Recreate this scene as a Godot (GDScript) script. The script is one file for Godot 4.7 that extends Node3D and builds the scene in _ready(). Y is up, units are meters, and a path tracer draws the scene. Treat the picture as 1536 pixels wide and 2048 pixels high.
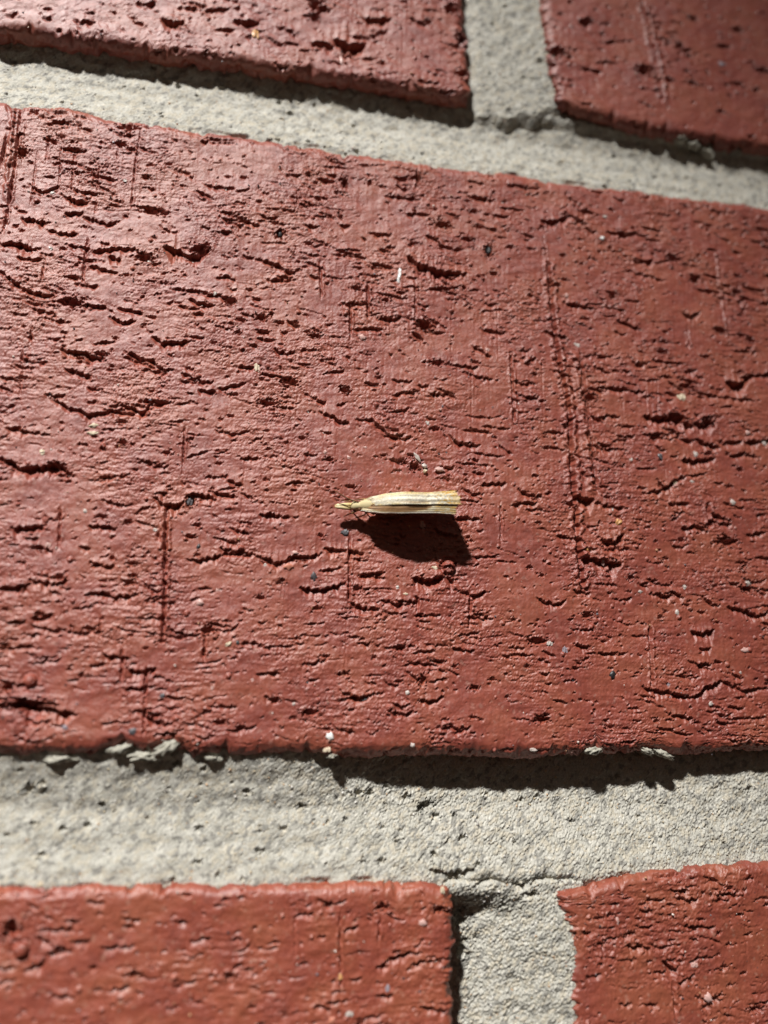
extends Node3D
# A small moth resting on a red brick wall at night, lit from above by a garden lamp.
# Lengths of the wall and the moth are written in millimetres (MM) and turned to metres;
# wall millimetres start at the lower edge of the brick the moth sits on, BASE metres above the ground.

const MM := 0.001
const BASE := 0.335
const FRONT := 0.0

var brick_mat: StandardMaterial3D
var mortar_mat: StandardMaterial3D
var grain_mats := {}
var grain_meshes: Array[ArrayMesh] = []
var wall: Node3D
var fine := FastNoiseLite.new()


func _ready() -> void:
	# ---- camera -------------------------------------------------------------------
	var cam := Camera3D.new()
	cam.name = "camera"
	cam.position = Vector3(-18.574, 6.692 + BASE / MM, 65.629) * MM
	cam.rotation = Vector3(0.21202, -0.16976, 0.02457)
	var lens := CameraAttributesPhysical.new()
	lens.frustum_focal_length = 17.578
	lens.frustum_near = 0.004
	lens.frustum_far = 60.0
	lens.frustum_focus_distance = 0.0685
	lens.exposure_aperture = 7.6
	cam.attributes = lens
	cam.current = true
	add_child(cam)
	# ---- night sky ------------------------------------------------------------------
	var env := Environment.new()
	env.background_mode = Environment.BG_SKY
	var sky_mat := ProceduralSkyMaterial.new()
	sky_mat.sky_top_color = Color(0.265, 0.24, 0.23)
	sky_mat.sky_horizon_color = Color(0.45, 0.39, 0.335)
	sky_mat.ground_bottom_color = Color(0.14, 0.115, 0.095)
	sky_mat.ground_horizon_color = Color(0.30, 0.25, 0.205)
	var sky := Sky.new()
	sky.sky_material = sky_mat
	env.sky = sky
	env.background_energy_multiplier = 1.0
	env.tonemap_mode = Environment.TONE_MAPPER_LINEAR
	env.tonemap_exposure = 1.0
	env.sdfgi_enabled = true
	env.ssao_enabled = true
	env.ssil_enabled = true
	var around := WorldEnvironment.new()
	around.name = "night_air"
	around.environment = env
	add_child(around)
	# ---- the garden lamp that lights the wall ------------------------------------------
	make_lamp(Vector3(-0.47, BASE + 0.021 + 0.96, 0.78), Vector3(-0.060, BASE + 0.002, 0.0), 3.65)

	make_materials()
	make_ground()
	make_wall()
	make_moth()
	make_crumbs()


# ------------------------------------------------------------------------------ helpers

func mesh_object(called: String, mesh: Mesh, mat: Material, parent: Node3D) -> MeshInstance3D:
	var o := MeshInstance3D.new()
	o.name = called
	o.mesh = mesh
	o.material_override = mat
	parent.add_child(o, true)
	return o


func tag(o: Node, label: String, category: String, group := "") -> void:
	o.set_meta("label", label)
	o.set_meta("category", category)
	if group != "":
		o.set_meta("group", group)


func paint(color: Color, rough: float, spec := 0.5) -> StandardMaterial3D:
	var m := StandardMaterial3D.new()
	m.albedo_color = color.linear_to_srgb()
	m.roughness = rough
	m.metallic_specular = spec
	return m


func noise(seed_: int, freq: float, kind := FastNoiseLite.TYPE_SIMPLEX_SMOOTH, octaves := 1) -> FastNoiseLite:
	var n := FastNoiseLite.new()
	n.seed = seed_
	n.noise_type = kind
	n.frequency = freq
	n.fractal_type = FastNoiseLite.FRACTAL_NONE if octaves == 1 else FastNoiseLite.FRACTAL_FBM
	n.fractal_octaves = octaves
	return n


func make_materials() -> void:
	brick_mat = StandardMaterial3D.new()
	brick_mat.vertex_color_use_as_albedo = true
	brick_mat.vertex_color_is_srgb = true
	brick_mat.roughness = 0.5
	brick_mat.metallic_specular = 0.68
	micro(brick_mat, 5, 0.26, 0.0021)
	mortar_mat = StandardMaterial3D.new()
	mortar_mat.vertex_color_use_as_albedo = true
	mortar_mat.vertex_color_is_srgb = true
	mortar_mat.roughness = 0.72
	mortar_mat.metallic_specular = 0.5
	micro(mortar_mat, 6, 0.12, 0.004)
	grain_mats = {
		"W": paint(Color(0.54, 0.47, 0.43), 0.35), "C": paint(Color(0.66, 0.55, 0.40), 0.6), "O": paint(Color(0.62, 0.33, 0.13), 0.45),
		"S": paint(Color(0.55, 0.21, 0.14), 0.5), "P": paint(Color(0.58, 0.36, 0.32), 0.4), "F": paint(Color(0.80, 0.78, 0.76), 0.3), "G": paint(Color(0.085, 0.075, 0.08), 0.45),
		"B": paint(Color(0.115, 0.11, 0.12), 0.4), "K": paint(Color(0.03, 0.028, 0.03), 0.4), "L": paint(Color(0.30, 0.25, 0.28), 0.4),
	}
	for k in 5:
		grain_meshes.append(pebble(31 + k, 7, 11, 0.28))


func micro(m: StandardMaterial3D, seed_: int, freq: float, deep_cm: float) -> void:
	# grain too fine for the mesh, as relief; the pattern repeats every 9 mm
	var tex := NoiseTexture2D.new()
	tex.width = 512
	tex.height = 512
	tex.seamless = true
	tex.noise = noise(seed_, freq, FastNoiseLite.TYPE_SIMPLEX, 3)
	m.heightmap_enabled = true
	m.heightmap_texture = tex
	m.heightmap_scale = deep_cm


func pebble(seed_: int, rings: int, segs: int, rough: float) -> ArrayMesh:
	# a lumpy closed pebble of radius 1
	var n := noise(seed_, 1.3)
	var st := SurfaceTool.new()
	st.begin(Mesh.PRIMITIVE_TRIANGLES)
	var ring := func(i: int, j: int) -> Vector3:
		var a := PI * i / rings
		var b := TAU * (j % segs) / segs
		var d := Vector3(sin(a) * cos(b), cos(a), sin(a) * sin(b))
		return d * (1.0 + rough * 2.0 * n.get_noise_3dv(d))
	st.set_smooth_group(-1 if seed_ % 2 else 0)
	for i in rings:
		for j in segs:
			var a: Vector3 = ring.call(i, j)
			var b: Vector3 = ring.call(i, j + 1)
			var c: Vector3 = ring.call(i + 1, j + 1)
			var d: Vector3 = ring.call(i + 1, j)
			if i > 0:
				for p in [a, b, c]:
					st.add_vertex(p)
			if i < rings - 1:
				for p in [a, c, d]:
					st.add_vertex(p)
	st.generate_normals()
	return st.commit()


func tube(st: SurfaceTool, path: Array, radii: Array, colors: Array, segs := 8) -> void:
	# a round tube through the points, closed at both ends
	var n := path.size()
	var rows := []
	for i in n:
		var p: Vector3 = path[i]
		var d: Vector3 = (path[mini(i + 1, n - 1)] - path[maxi(i - 1, 0)]).normalized()
		var s := d.cross(Vector3(0.13, 0.2, 1.0)).normalized()
		var u := s.cross(d)
		var row := []
		for j in segs:
			var a := TAU * j / segs
			row.append(p + (s * cos(a) + u * sin(a)) * radii[i])
		rows.append(row)
	for i in n - 1:
		for j in segs:
			var k := (j + 1) % segs
			for q in [[i, j], [i + 1, j], [i + 1, k], [i, j], [i + 1, k], [i, k]]:
				st.set_color(colors[q[0]])
				st.add_vertex(rows[q[0]][q[1]])
	for e in [0, n - 1]:
		for j in segs:
			var k := (j + 1) % segs
			var tri := [path[e], rows[e][j], rows[e][k]] if e == 0 else [path[e], rows[e][k], rows[e][j]]
			for p in tri:
				st.set_color(colors[e])
				st.add_vertex(p)


# ------------------------------------------------------------------- relief of a surface

class Relief:
	# heights (mm) over a grid of a surface, into which tears, grooves, pits and bumps are cut
	var x0: float
	var y0: float
	var step: float
	var nx: int
	var ny: int
	var h: PackedFloat32Array
	var jag := FastNoiseLite.new()

	func _init(ax: float, ay: float, bx: float, by: float, cell: float, seed_: int) -> void:
		x0 = ax
		y0 = ay
		step = cell
		nx = int(ceil((bx - ax) / cell)) + 1
		ny = int(ceil((by - ay) / cell)) + 1
		h.resize(nx * ny)
		jag.seed = seed_
		jag.frequency = 1.0
		jag.noise_type = FastNoiseLite.TYPE_SIMPLEX

	func at(x: float, y: float) -> float:
		var i := int((x - x0) / step + 0.5)
		var j := int((y - y0) / step + 0.5)
		if i < 0 or j < 0 or i >= nx or j >= ny:
			return 0.0
		return h[j * nx + i]

	func has(x: float, y: float) -> bool:
		return x >= x0 and y >= y0 and x <= x0 + step * (nx - 1) and y <= y0 + step * (ny - 1)

	func tear(w: float, pts: Array, deep := 1.0) -> void:
		# clay torn along a nearly level line: a lip above, a step down, then a slope back up below it
		var n := pts.size() / 2
		var q := []
		for k in n:
			q.append(Vector2(pts[2 * k], pts[2 * k + 1]))
		if q[0].x > q[n - 1].x:
			q.reverse()
		var xa: float = q[0].x - 0.5 * w
		var xb: float = q[n - 1].x + 0.5 * w
		var run := maxf((xb - xa) * 0.22, 0.35 * w)
		var k := 0
		var qs: float = q[0].y * 5.0
		for i in range(maxi(0, int(ceil((xa - x0) / step))), mini(nx - 1, int((xb - x0) / step)) + 1):
			var x := x0 + i * step
			while k < n - 2 and x > q[k + 1].x:
				k += 1
			var a: Vector2 = q[k]
			var b: Vector2 = q[k + 1]
			var t := clampf((x - a.x) / maxf(b.x - a.x, 0.001), 0.0, 1.0)
			var edge := clampf(minf(x - xa, xb - x) / run, 0.0, 1.0)
			var ww := w * sqrt(edge) * (0.95 + 0.55 * jag.get_noise_2d(x * 0.9, qs + 7.3))
			if ww < 0.02:
				continue
			var mid := lerpf(a.y, b.y, t)
			var y := mid + minf(0.9 * w, 0.24) * jag.get_noise_2d(x * 1.5, qs) + 0.3 * minf(w, 0.2) * jag.get_noise_2d(x * 3.6, qs)
			var d := ww * 1.25 * deep
			var cliff := 0.4 * ww
			var slope := ww * (2.2 + 1.5 * jag.get_noise_2d(x * 0.5, qs + 3.1))
			var foot := mid - cliff - 0.1 * w
			for j in range(maxi(0, int((foot - slope - y0) / step)), mini(ny - 1, int((y + 3.5 * ww - y0) / step)) + 1):
				var yy := y0 + j * step
				var s := yy - y
				var add := 0.0
				if s >= 0.0:
					add = 0.3 * d * exp(-s / (1.5 * ww))
				elif s > -cliff:
					add = lerpf(0.3 * d, -d, -s / cliff)
				else:
					var u := maxf(0.0, (foot - yy) / slope)
					if u < 1.0:
						add = -d * (1.0 - u) * (1.0 - 0.4 * u)
				h[j * nx + i] += add

	func groove(w: float, pts: Array, deep := 1.4, up := false) -> void:
		# a drag line that runs up the face
		var n := pts.size() / 2
		var q := []
		for k in n:
			q.append(Vector2(pts[2 * k], pts[2 * k + 1]))
		if q[0].y > q[n - 1].y:
			q.reverse()
		var ya: float = q[0].y
		var yb: float = q[n - 1].y
		w *= 1.15
		var k := 0
		for j in range(maxi(0, int(ceil((ya - y0) / step))), mini(ny - 1, int((yb - y0) / step)) + 1):
			var y := y0 + j * step
			while k < n - 2 and y > q[k + 1].y:
				k += 1
			var a: Vector2 = q[k]
			var b: Vector2 = q[k + 1]
			var t := clampf((y - a.y) / maxf(b.y - a.y, 0.001), 0.0, 1.0)
			var edge := clampf(minf(y - ya, yb - y) / 0.8, 0.0, 1.0)
			var ww := w * (0.85 + 0.5 * jag.get_noise_2d(y * 0.9, a.x * 3.0))
			var x := lerpf(a.x, b.x, t) + 0.35 * w * jag.get_noise_2d(y * 1.3, b.x * 5.0)
			var d := ww * deep * edge * (1.0 + 0.5 * jag.get_noise_2d(y * 0.6, a.x * 7.0))
			for i in range(maxi(0, int((x - 2.0 * ww - x0) / step)), mini(nx - 1, int((x + 2.0 * ww - x0) / step)) + 1):
				var s := absf(x0 + i * step - x) / ww
				var add := 0.0
				if s < 0.6:
					add = -d * (1.0 - s * s / 0.36)
				elif s < 1.8:
					add = 0.3 * d * sin(PI * (s - 0.6) / 1.2)
				h[j * nx + i] += -add * 0.8 if up else add

	func ridge(w: float, pts: Array) -> void:
		groove(w, pts, 0.6, true)

	func pit(x: float, y: float, rx: float, ry: float, deep := 1.0) -> void:
		var d := (0.55 * ry + 0.3 * rx) * 1.5 * deep
		for j in range(maxi(0, int((y - 1.9 * ry - y0) / step)), mini(ny - 1, int((y + 1.9 * ry - y0) / step)) + 1):
			for i in range(maxi(0, int((x - 1.9 * rx - x0) / step)), mini(nx - 1, int((x + 1.9 * rx - x0) / step)) + 1):
				var px := x0 + i * step
				var py := y0 + j * step
				var u := (px - x) / rx
				var v := (py - y) / ry
				var r := sqrt(u * u + v * v) * (1.0 + 0.75 * jag.get_noise_2d(px * 1.1 / rx, py * 1.1 / ry) + 0.3 * jag.get_noise_2d(px * 4.0, py * 4.0))
				var add := -d * (1.0 - smoothstep(0.45, 1.1, r))
				if v > 0.0:
					add += 0.16 * d * exp(-absf(r - 1.25) * 4.0)
				h[j * nx + i] += add

	func bump(x: float, y: float, r0: float) -> void:
		for j in range(maxi(0, int((y - 1.6 * r0 - y0) / step)), mini(ny - 1, int((y + 1.6 * r0 - y0) / step)) + 1):
			for i in range(maxi(0, int((x - 1.6 * r0 - x0) / step)), mini(nx - 1, int((x + 1.6 * r0 - x0) / step)) + 1):
				var r := Vector2(x0 + i * step - x, y0 + j * step - y).length() / r0
				if r < 1.0:
					h[j * nx + i] += 0.75 * r0 * sqrt(1.0 - r * r)
				elif r < 1.5:
					h[j * nx + i] -= 0.18 * r0 * sin(PI * (r - 1.0) / 0.5)


# ------------------------------------------------------------------------------- bricks

func clay_relief(r: Relief, seed_: int, rough: float, tears: int, pits: int) -> void:
	# the wire-cut clay face: gentle swells, torn flakes, level striations and drag lines
	var swell := noise(seed_, 0.09)
	var lump := noise(seed_ + 1, 0.42, FastNoiseLite.TYPE_SIMPLEX_SMOOTH, 2)
	var where := noise(seed_ + 2, 0.11)
	var grit := noise(seed_ + 3, 2.4, FastNoiseLite.TYPE_SIMPLEX, 3)
	var flake := noise(seed_ + 4, 0.9, FastNoiseLite.TYPE_SIMPLEX, 3)
	var patch := noise(seed_ + 6, 0.3, FastNoiseLite.TYPE_SIMPLEX, 2)
	var drag := noise(seed_ + 5, 1.0, FastNoiseLite.TYPE_SIMPLEX, 2)
	var k := 0
	for j in r.ny:
		var y := r.y0 + j * r.step
		for i in r.nx:
			var x := r.x0 + i * r.step
			var lively := clampf(0.6 + 0.9 * where.get_noise_2d(x, y), 0.15, 1.3) * rough
			var f := flake.get_noise_2d(x * 0.55, y * 1.5)
			# torn flakes: the field is folded into small steps that drop on their lower side
			var saw := f * 4.5 + y * 0.62
			saw = saw - floorf(saw)
			var saw2 := flake.get_noise_2d(x * 1.1 + 31.0, y * 2.6) * 3.6 + y * 1.3
			saw2 = saw2 - floorf(saw2)
			var torn := clampf(0.25 + 2.2 * patch.get_noise_2d(x, y * 1.6), 0.0, 1.0)
			r.h[k] = 0.12 * swell.get_noise_2d(x, y) + 0.065 * lump.get_noise_2d(x, y * 1.4) + lively * (0.05 * f + 0.092 * torn * (1.0 - saw) * smoothstep(0.0, 0.14, saw) + 0.042 * (1.25 - torn) * (1.0 - saw2) * smoothstep(0.0, 0.2, saw2)) \
				+ 0.011 * drag.get_noise_2d(x * 1.9, y * 0.09) + 0.03 * lively * drag.get_noise_2d(x * 0.3 + 40.0, y * 3.2) + (0.012 + 0.016 * lively) * grit.get_noise_2d(x, y)
			k += 1
	var rng := RandomNumberGenerator.new()
	rng.seed = seed_
	var wide := r.nx * r.step
	var high := r.ny * r.step
	for n in tears:
		var x := r.x0 + rng.randf() * wide
		var y := r.y0 + rng.randf() * high
		if rng.randf() > 0.45 + 0.75 * where.get_noise_2d(x, y) + 0.12:
			continue
		var len_ := 0.25 + 2.4 * pow(rng.randf(), 3.0)
		var w := (0.04 + 0.15 * pow(rng.randf(), 3.2)) * (0.8 + 0.25 * len_)
		var lean := rng.randf_range(-0.42, 0.3)
		r.tear(w, [x, y, x + 0.5 * len_, y + 0.5 * len_ * lean + rng.randf_range(-0.12, 0.12), x + len_, y + len_ * lean * rng.randf_range(0.2, 1.2)])
	for n in tears:
		# hair cracks and crumbs torn out, the smallest of all
		var x := r.x0 + rng.randf() * wide
		var y := r.y0 + rng.randf() * high
		if rng.randf() > 0.22 + 0.95 * patch.get_noise_2d(x, y * 1.6):
			continue
		var len_ := rng.randf_range(0.12, 0.6)
		r.tear(rng.randf_range(0.05, 0.105), [x, y, x + len_, y + len_ * rng.randf_range(-0.5, 0.4)], 1.15)
	for n in pits:
		var x := r.x0 + rng.randf() * wide
		var y := r.y0 + rng.randf() * high
		var s := 0.06 + 0.2 * pow(rng.randf(), 3.5)
		r.pit(x, y, s * rng.randf_range(0.9, 2.2), s * rng.randf_range(0.5, 1.0))
	for n in int(pits * 0.35):
		var s := 0.09 + 0.16 * pow(rng.randf(), 2.0)
		r.bump(r.x0 + rng.randf() * wide, r.y0 + rng.randf() * high, s)
	for n in int(wide * 0.45):
		var x := r.x0 + rng.randf() * wide
		var y := r.y0 + rng.randf() * high
		r.groove(rng.randf_range(0.06, 0.13), [x, y, x + rng.randf_range(-0.2, 0.2), y + rng.randf_range(2.0, 9.0)], 0.45)


func along(poly: PackedFloat32Array, x: float) -> float:
	# height of an edge line given as x, y, x, y, ...
	var n := poly.size()
	if x <= poly[0]:
		return poly[1]
	for k in range(2, n, 2):
		if x <= poly[k]:
			return lerpf(poly[k - 1], poly[k + 1], (x - poly[k - 2]) / (poly[k] - poly[k - 2]))
	return poly[n - 1]


func edge_rows(from: float, to: float, fine_from: float, fine_to: float, cell: float, arris: float) -> Array:
	# how one axis of a brick is cut: [place, depth behind the face, lean of the surface (-1..1)]
	var rows := []
	var behind := [88.0, 40.0, 16.0, 9.0, 6.5, 5.0, 4.2, 3.6]
	var low_fine := fine_from < from + 1.0
	var high_fine := fine_to > to - 1.0
	for side in 2:
		var own := []
		var is_fine := low_fine if side == 0 else high_fine
		for d in behind:
			own.append([0.0, arris + d, 1.0])
		var d := 3.4
		while d > 0.1:
			own.append([0.0, arris + d, 1.0])
			d -= 0.14 if is_fine else 1.2
		var arc := maxi(4, int(arris * 1.57 / cell)) if is_fine else 4
		for k in arc + 1:
			var a := 0.5 * PI * (1.0 - float(k) / arc)
			own.append([arris * (1.0 - sin(a)), arris * (1.0 - cos(a)), sin(a)])
		if side == 0:
			for o in own:
				rows.append([from + o[0], o[1], -o[2]])
			var x := from + arris
			while true:
				var away := maxf(maxf(fine_from - x, x - fine_to), 0.0)
				x += cell if away <= 0.0 else clampf(away * 0.25, cell, 6.0)
				if x < fine_from and x + cell > fine_from:
					x = fine_from
				if x > to - arris - 0.5 * cell:
					break
				rows.append([x, 0.0, 0.0])
		else:
			own.reverse()
			for o in own:
				rows.append([to - o[0], o[1], o[2]])
	return rows


func brick_mesh(seed_: int, box: Rect2, edges: Dictionary, r: Relief, cell: float, arris: float, tone: Color) -> ArrayMesh:
	var fx0 := r.x0
	var fx1 := r.x0 + r.step * (r.nx - 1)
	var fy0 := r.y0
	var fy1 := r.y0 + r.step * (r.ny - 1)
	var cols := edge_rows(box.position.x, box.end.x, fx0, fx1, cell, arris)
	var rows := edge_rows(box.position.y, box.end.y, fy0, fy1, cell, arris)
	var nc := cols.size()
	var nr := rows.size()
	var pos := PackedVector3Array()
	var nor := PackedVector3Array()
	var col := PackedColorArray()
	pos.resize(nc * nr)
	nor.resize(nc * nr)
	col.resize(nc * nr)
	var wob := noise(seed_ + 11, 0.17, FastNoiseLite.TYPE_SIMPLEX, 5)
	var rugged := noise(seed_ + 12, 0.7, FastNoiseLite.TYPE_SIMPLEX, 3)
	var tooth := noise(seed_ + 16, 0.95, FastNoiseLite.TYPE_SIMPLEX, 2)
	var hue := noise(seed_ + 13, 0.13, FastNoiseLite.TYPE_SIMPLEX, 3)
	var spot := noise(seed_ + 14, 1.1, FastNoiseLite.TYPE_SIMPLEX, 2)
	var dust := noise(seed_ + 15, 2.9, FastNoiseLite.TYPE_SIMPLEX, 2)
	var top: PackedFloat32Array = edges.top
	var bottom: PackedFloat32Array = edges.bottom
	var left: PackedFloat32Array = edges.left
	var right: PackedFloat32Array = edges.right
	var base_red := Color(0.275, 0.058, 0.035) * tone
	var orange := Color(0.298, 0.074, 0.040) * tone
	var plum := Color(0.228, 0.047, 0.032) * tone
	var pale := Color(0.38, 0.165, 0.125) * tone
	for j in nr:
		var y: float = rows[j][0]
		var dy: float = rows[j][1]
		var ly: float = rows[j][2]
		for i in nc:
			var x: float = cols[i][0]
			var dx: float = cols[i][1]
			var lx: float = cols[i][2]
			var px := x
			var py := y
			var dep := dx + dy
			# the four edges of a brick are never straight
			var e := y - box.position.y
			if e < 3.0:
				py += (along(bottom, x) - box.position.y + 0.30 * wob.get_noise_2d(x, dep * 0.5) + 0.9 * maxf(tooth.get_noise_2d(x * 0.45, dep * 0.2) - 0.35, 0.0)) * (1.0 - smoothstep(0.0, 3.0, e))
			e = box.end.y - y
			if e < 3.0:
				py += (along(top, x) - box.end.y + 0.26 * wob.get_noise_2d(x, 50.0 + dep * 0.5) - 0.8 * maxf(tooth.get_noise_2d(x * 0.45, 60.0 + dep * 0.2) - 0.4, 0.0)) * (1.0 - smoothstep(0.0, 3.0, e))
			e = x - box.position.x
			if e < 3.0:
				px += (along(left, y) - box.position.x + 0.35 * wob.get_noise_2d(100.0 + dep * 0.3, y * 2.0) + 0.42 * maxf(tooth.get_noise_2d(100.0 + dep * 0.4, y * 0.8), 0.0)) * (1.0 - smoothstep(0.0, 3.0, e))
			e = box.end.x - x
			if e < 3.0:
				px += (along(right, y) - box.end.x + 0.35 * wob.get_noise_2d(150.0 + dep * 0.3, y * 2.0) - 0.42 * maxf(tooth.get_noise_2d(150.0 + dep * 0.4, y * 0.8), 0.0)) * (1.0 - smoothstep(0.0, 3.0, e))
			var n := Vector3(lx, ly, sqrt(maxf(0.0, 1.0 - minf(1.0, lx * lx + ly * ly)))).normalized()
			var up := 0.0
			if dep < arris + 0.01 and r.has(x, y):
				up = r.h[int((y - r.y0) / r.step + 0.5) * r.nx + int((x - r.x0) / r.step + 0.5)]
			if dep > 0.05:
				up += minf(dep, 1.0) * 0.24 * rugged.get_noise_3d(x, y, dep)
			var p := Vector3(px, py, -dep) + n * up
			pos[j * nc + i] = p
			var v := hue.get_noise_2d(x, y * 1.3)
			var c := base_red.lerp(orange, clampf(0.3 + 1.1 * v, 0.0, 1.0))
			var s := spot.get_noise_3d(x, y, dep)
			c = c.lerp(plum, clampf(-0.2 - 1.2 * v + 0.7 * s, 0.0, 0.7))
			if s > 0.52:
				c = c.lerp(pale, clampf((s - 0.52) * 4.0, 0.0, 0.6))
			var g := 1.0 + 0.22 * dust.get_noise_3d(x, y, dep)
			col[j * nc + i] = Color(pow(c.r * g, 0.4545), pow(c.g * g, 0.4545), pow(c.b * g, 0.4545))
	return sheet(pos, col, nc, nr, cols, rows)


func sheet(pos: PackedVector3Array, col: PackedColorArray, nc: int, nr: int, cols := [], rows := []) -> ArrayMesh:
	# a grid of points (mm) as one smooth surface
	var nor := PackedVector3Array()
	nor.resize(nc * nr)
	for j in nr:
		var ja := maxi(j - 1, 0) * nc
		var jb := mini(j + 1, nr - 1) * nc
		for i in nc:
			var ia := maxi(i - 1, 0)
			var ib := mini(i + 1, nc - 1)
			var n := (pos[j * nc + ib] - pos[j * nc + ia]).cross(pos[jb + i] - pos[ja + i])
			nor[j * nc + i] = n.normalized() if n.length_squared() > 1e-14 else Vector3(0, 0, 1)
	var index := PackedInt32Array()
	index.resize((nc - 1) * (nr - 1) * 6)
	var k := 0
	for j in nr - 1:
		for i in nc - 1:
			if cols.size() and cols[i][1] + cols[i + 1][1] > 0.0 and rows[j][1] + rows[j + 1][1] > 0.0 and minf(cols[i][1], cols[i + 1][1]) + minf(rows[j][1], rows[j + 1][1]) > 3.0:
				continue
			var a := j * nc + i
			index[k] = a
			index[k + 1] = a + nc
			index[k + 2] = a + nc + 1
			index[k + 3] = a
			index[k + 4] = a + nc + 1
			index[k + 5] = a + 1
			k += 6
	index.resize(k)
	var uv := PackedVector2Array()
	uv.resize(pos.size())
	for n in pos.size():
		uv[n] = Vector2(pos[n].x + 0.4 * pos[n].z, pos[n].y + 0.9 * pos[n].z) / 9.0
		pos[n] = pos[n] * MM
	var arrays := []
	arrays.resize(Mesh.ARRAY_MAX)
	arrays[Mesh.ARRAY_VERTEX] = pos
	arrays[Mesh.ARRAY_NORMAL] = nor
	arrays[Mesh.ARRAY_COLOR] = col
	arrays[Mesh.ARRAY_TEX_UV] = uv
	arrays[Mesh.ARRAY_INDEX] = index
	var m := ArrayMesh.new()
	m.add_surface_from_arrays(Mesh.PRIMITIVE_TRIANGLES, arrays)
	return m


func grain(b: Node3D, kind: String, x: float, y: float, rx: float, ry: float) -> void:
	# a mineral grain that shows in the clay
	var n := b.get_child_count()
	var o := mesh_object("grain", grain_meshes[n % grain_meshes.size()], grain_mats[kind], b)
	var r: Relief = b.get_meta("relief")
	var z := r.at(x, y)
	o.position = Vector3(x, y, clampf(z, -0.2, 0.12) - 0.02) * MM
	o.rotation = Vector3(0, 0, n * 1.3) if absf(rx - ry) < 0.25 * rx else Vector3(0, 0, sin(n) * 0.2)
	o.scale = Vector3(rx, ry, minf(rx, ry) * 0.6) * MM * 0.84


func loose_grains(b: Node3D, r: Relief, count: int, seed_: int) -> void:
	# fine quartz specks in the clay, too small to pick apart
	var rng := RandomNumberGenerator.new()
	rng.seed = seed_
	var mm := MultiMesh.new()
	mm.transform_format = MultiMesh.TRANSFORM_3D
	mm.use_colors = true
	mm.mesh = pebble(77, 4, 6, 0.3)
	mm.instance_count = count
	var tones := [Color(0.74, 0.66, 0.6), Color(0.55, 0.33, 0.27), Color(0.5, 0.27, 0.15), Color(0.05, 0.045, 0.05), Color(0.4, 0.2, 0.15), Color(0.22, 0.2, 0.22)]
	for k in count:
		var x := r.x0 + 0.5 + rng.randf() * (r.nx * r.step - 1.0)
		var y := r.y0 + 0.6 + rng.randf() * (r.ny * r.step - 1.2)
		var s := 0.035 + 0.075 * pow(rng.randf(), 3.0)
		var basis_ := Basis.from_euler(Vector3(rng.randf() * TAU, rng.randf() * TAU, rng.randf() * TAU)) * Basis.from_scale(Vector3(s, s * rng.randf_range(0.6, 1.3), s) * MM)
		mm.set_instance_transform(k, Transform3D(basis_, Vector3(x, y, r.at(x, y) + 0.2 * s) * MM))
		var c: Color = tones[rng.randi() % tones.size()]
		mm.set_instance_color(k, Color(pow(c.r, 0.4545), pow(c.g, 0.4545), pow(c.b, 0.4545)))
	var o := MultiMeshInstance3D.new()
	o.name = "quartz_specks"
	o.multimesh = mm
	var m := StandardMaterial3D.new()
	m.vertex_color_use_as_albedo = true
	m.vertex_color_is_srgb = true
	m.roughness = 0.3
	o.material_override = m
	o.set_meta("kind", "stuff")
	b.add_child(o, true)


func make_brick(seed_: int, box: Rect2, edges: Dictionary, r: Relief, cell: float, arris: float, tone: Color, specks: int) -> MeshInstance3D:
	var o := mesh_object("brick", brick_mesh(seed_, box, edges, r, cell, arris, tone), brick_mat, wall)
	o.set_meta("relief", r)
	loose_grains(o, r, specks, seed_ + 5)
	return o


func line(v: Array) -> PackedFloat32Array:
	return PackedFloat32Array(v)


func make_wall() -> void:
	wall = Node3D.new()
	wall.name = "brick_wall"
	wall.position = Vector3(0, BASE, 0)
	add_child(wall)
	tag(wall, "low wall of rough red wire-cut bricks with recessed grey sand mortar joints", "wall")
	main_brick()
	upper_bricks()
	lower_bricks()
	bed_below()
	bed_above()
	head_above()
	head_below()
	mortar_lumps()
	rest_of_wall()


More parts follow.
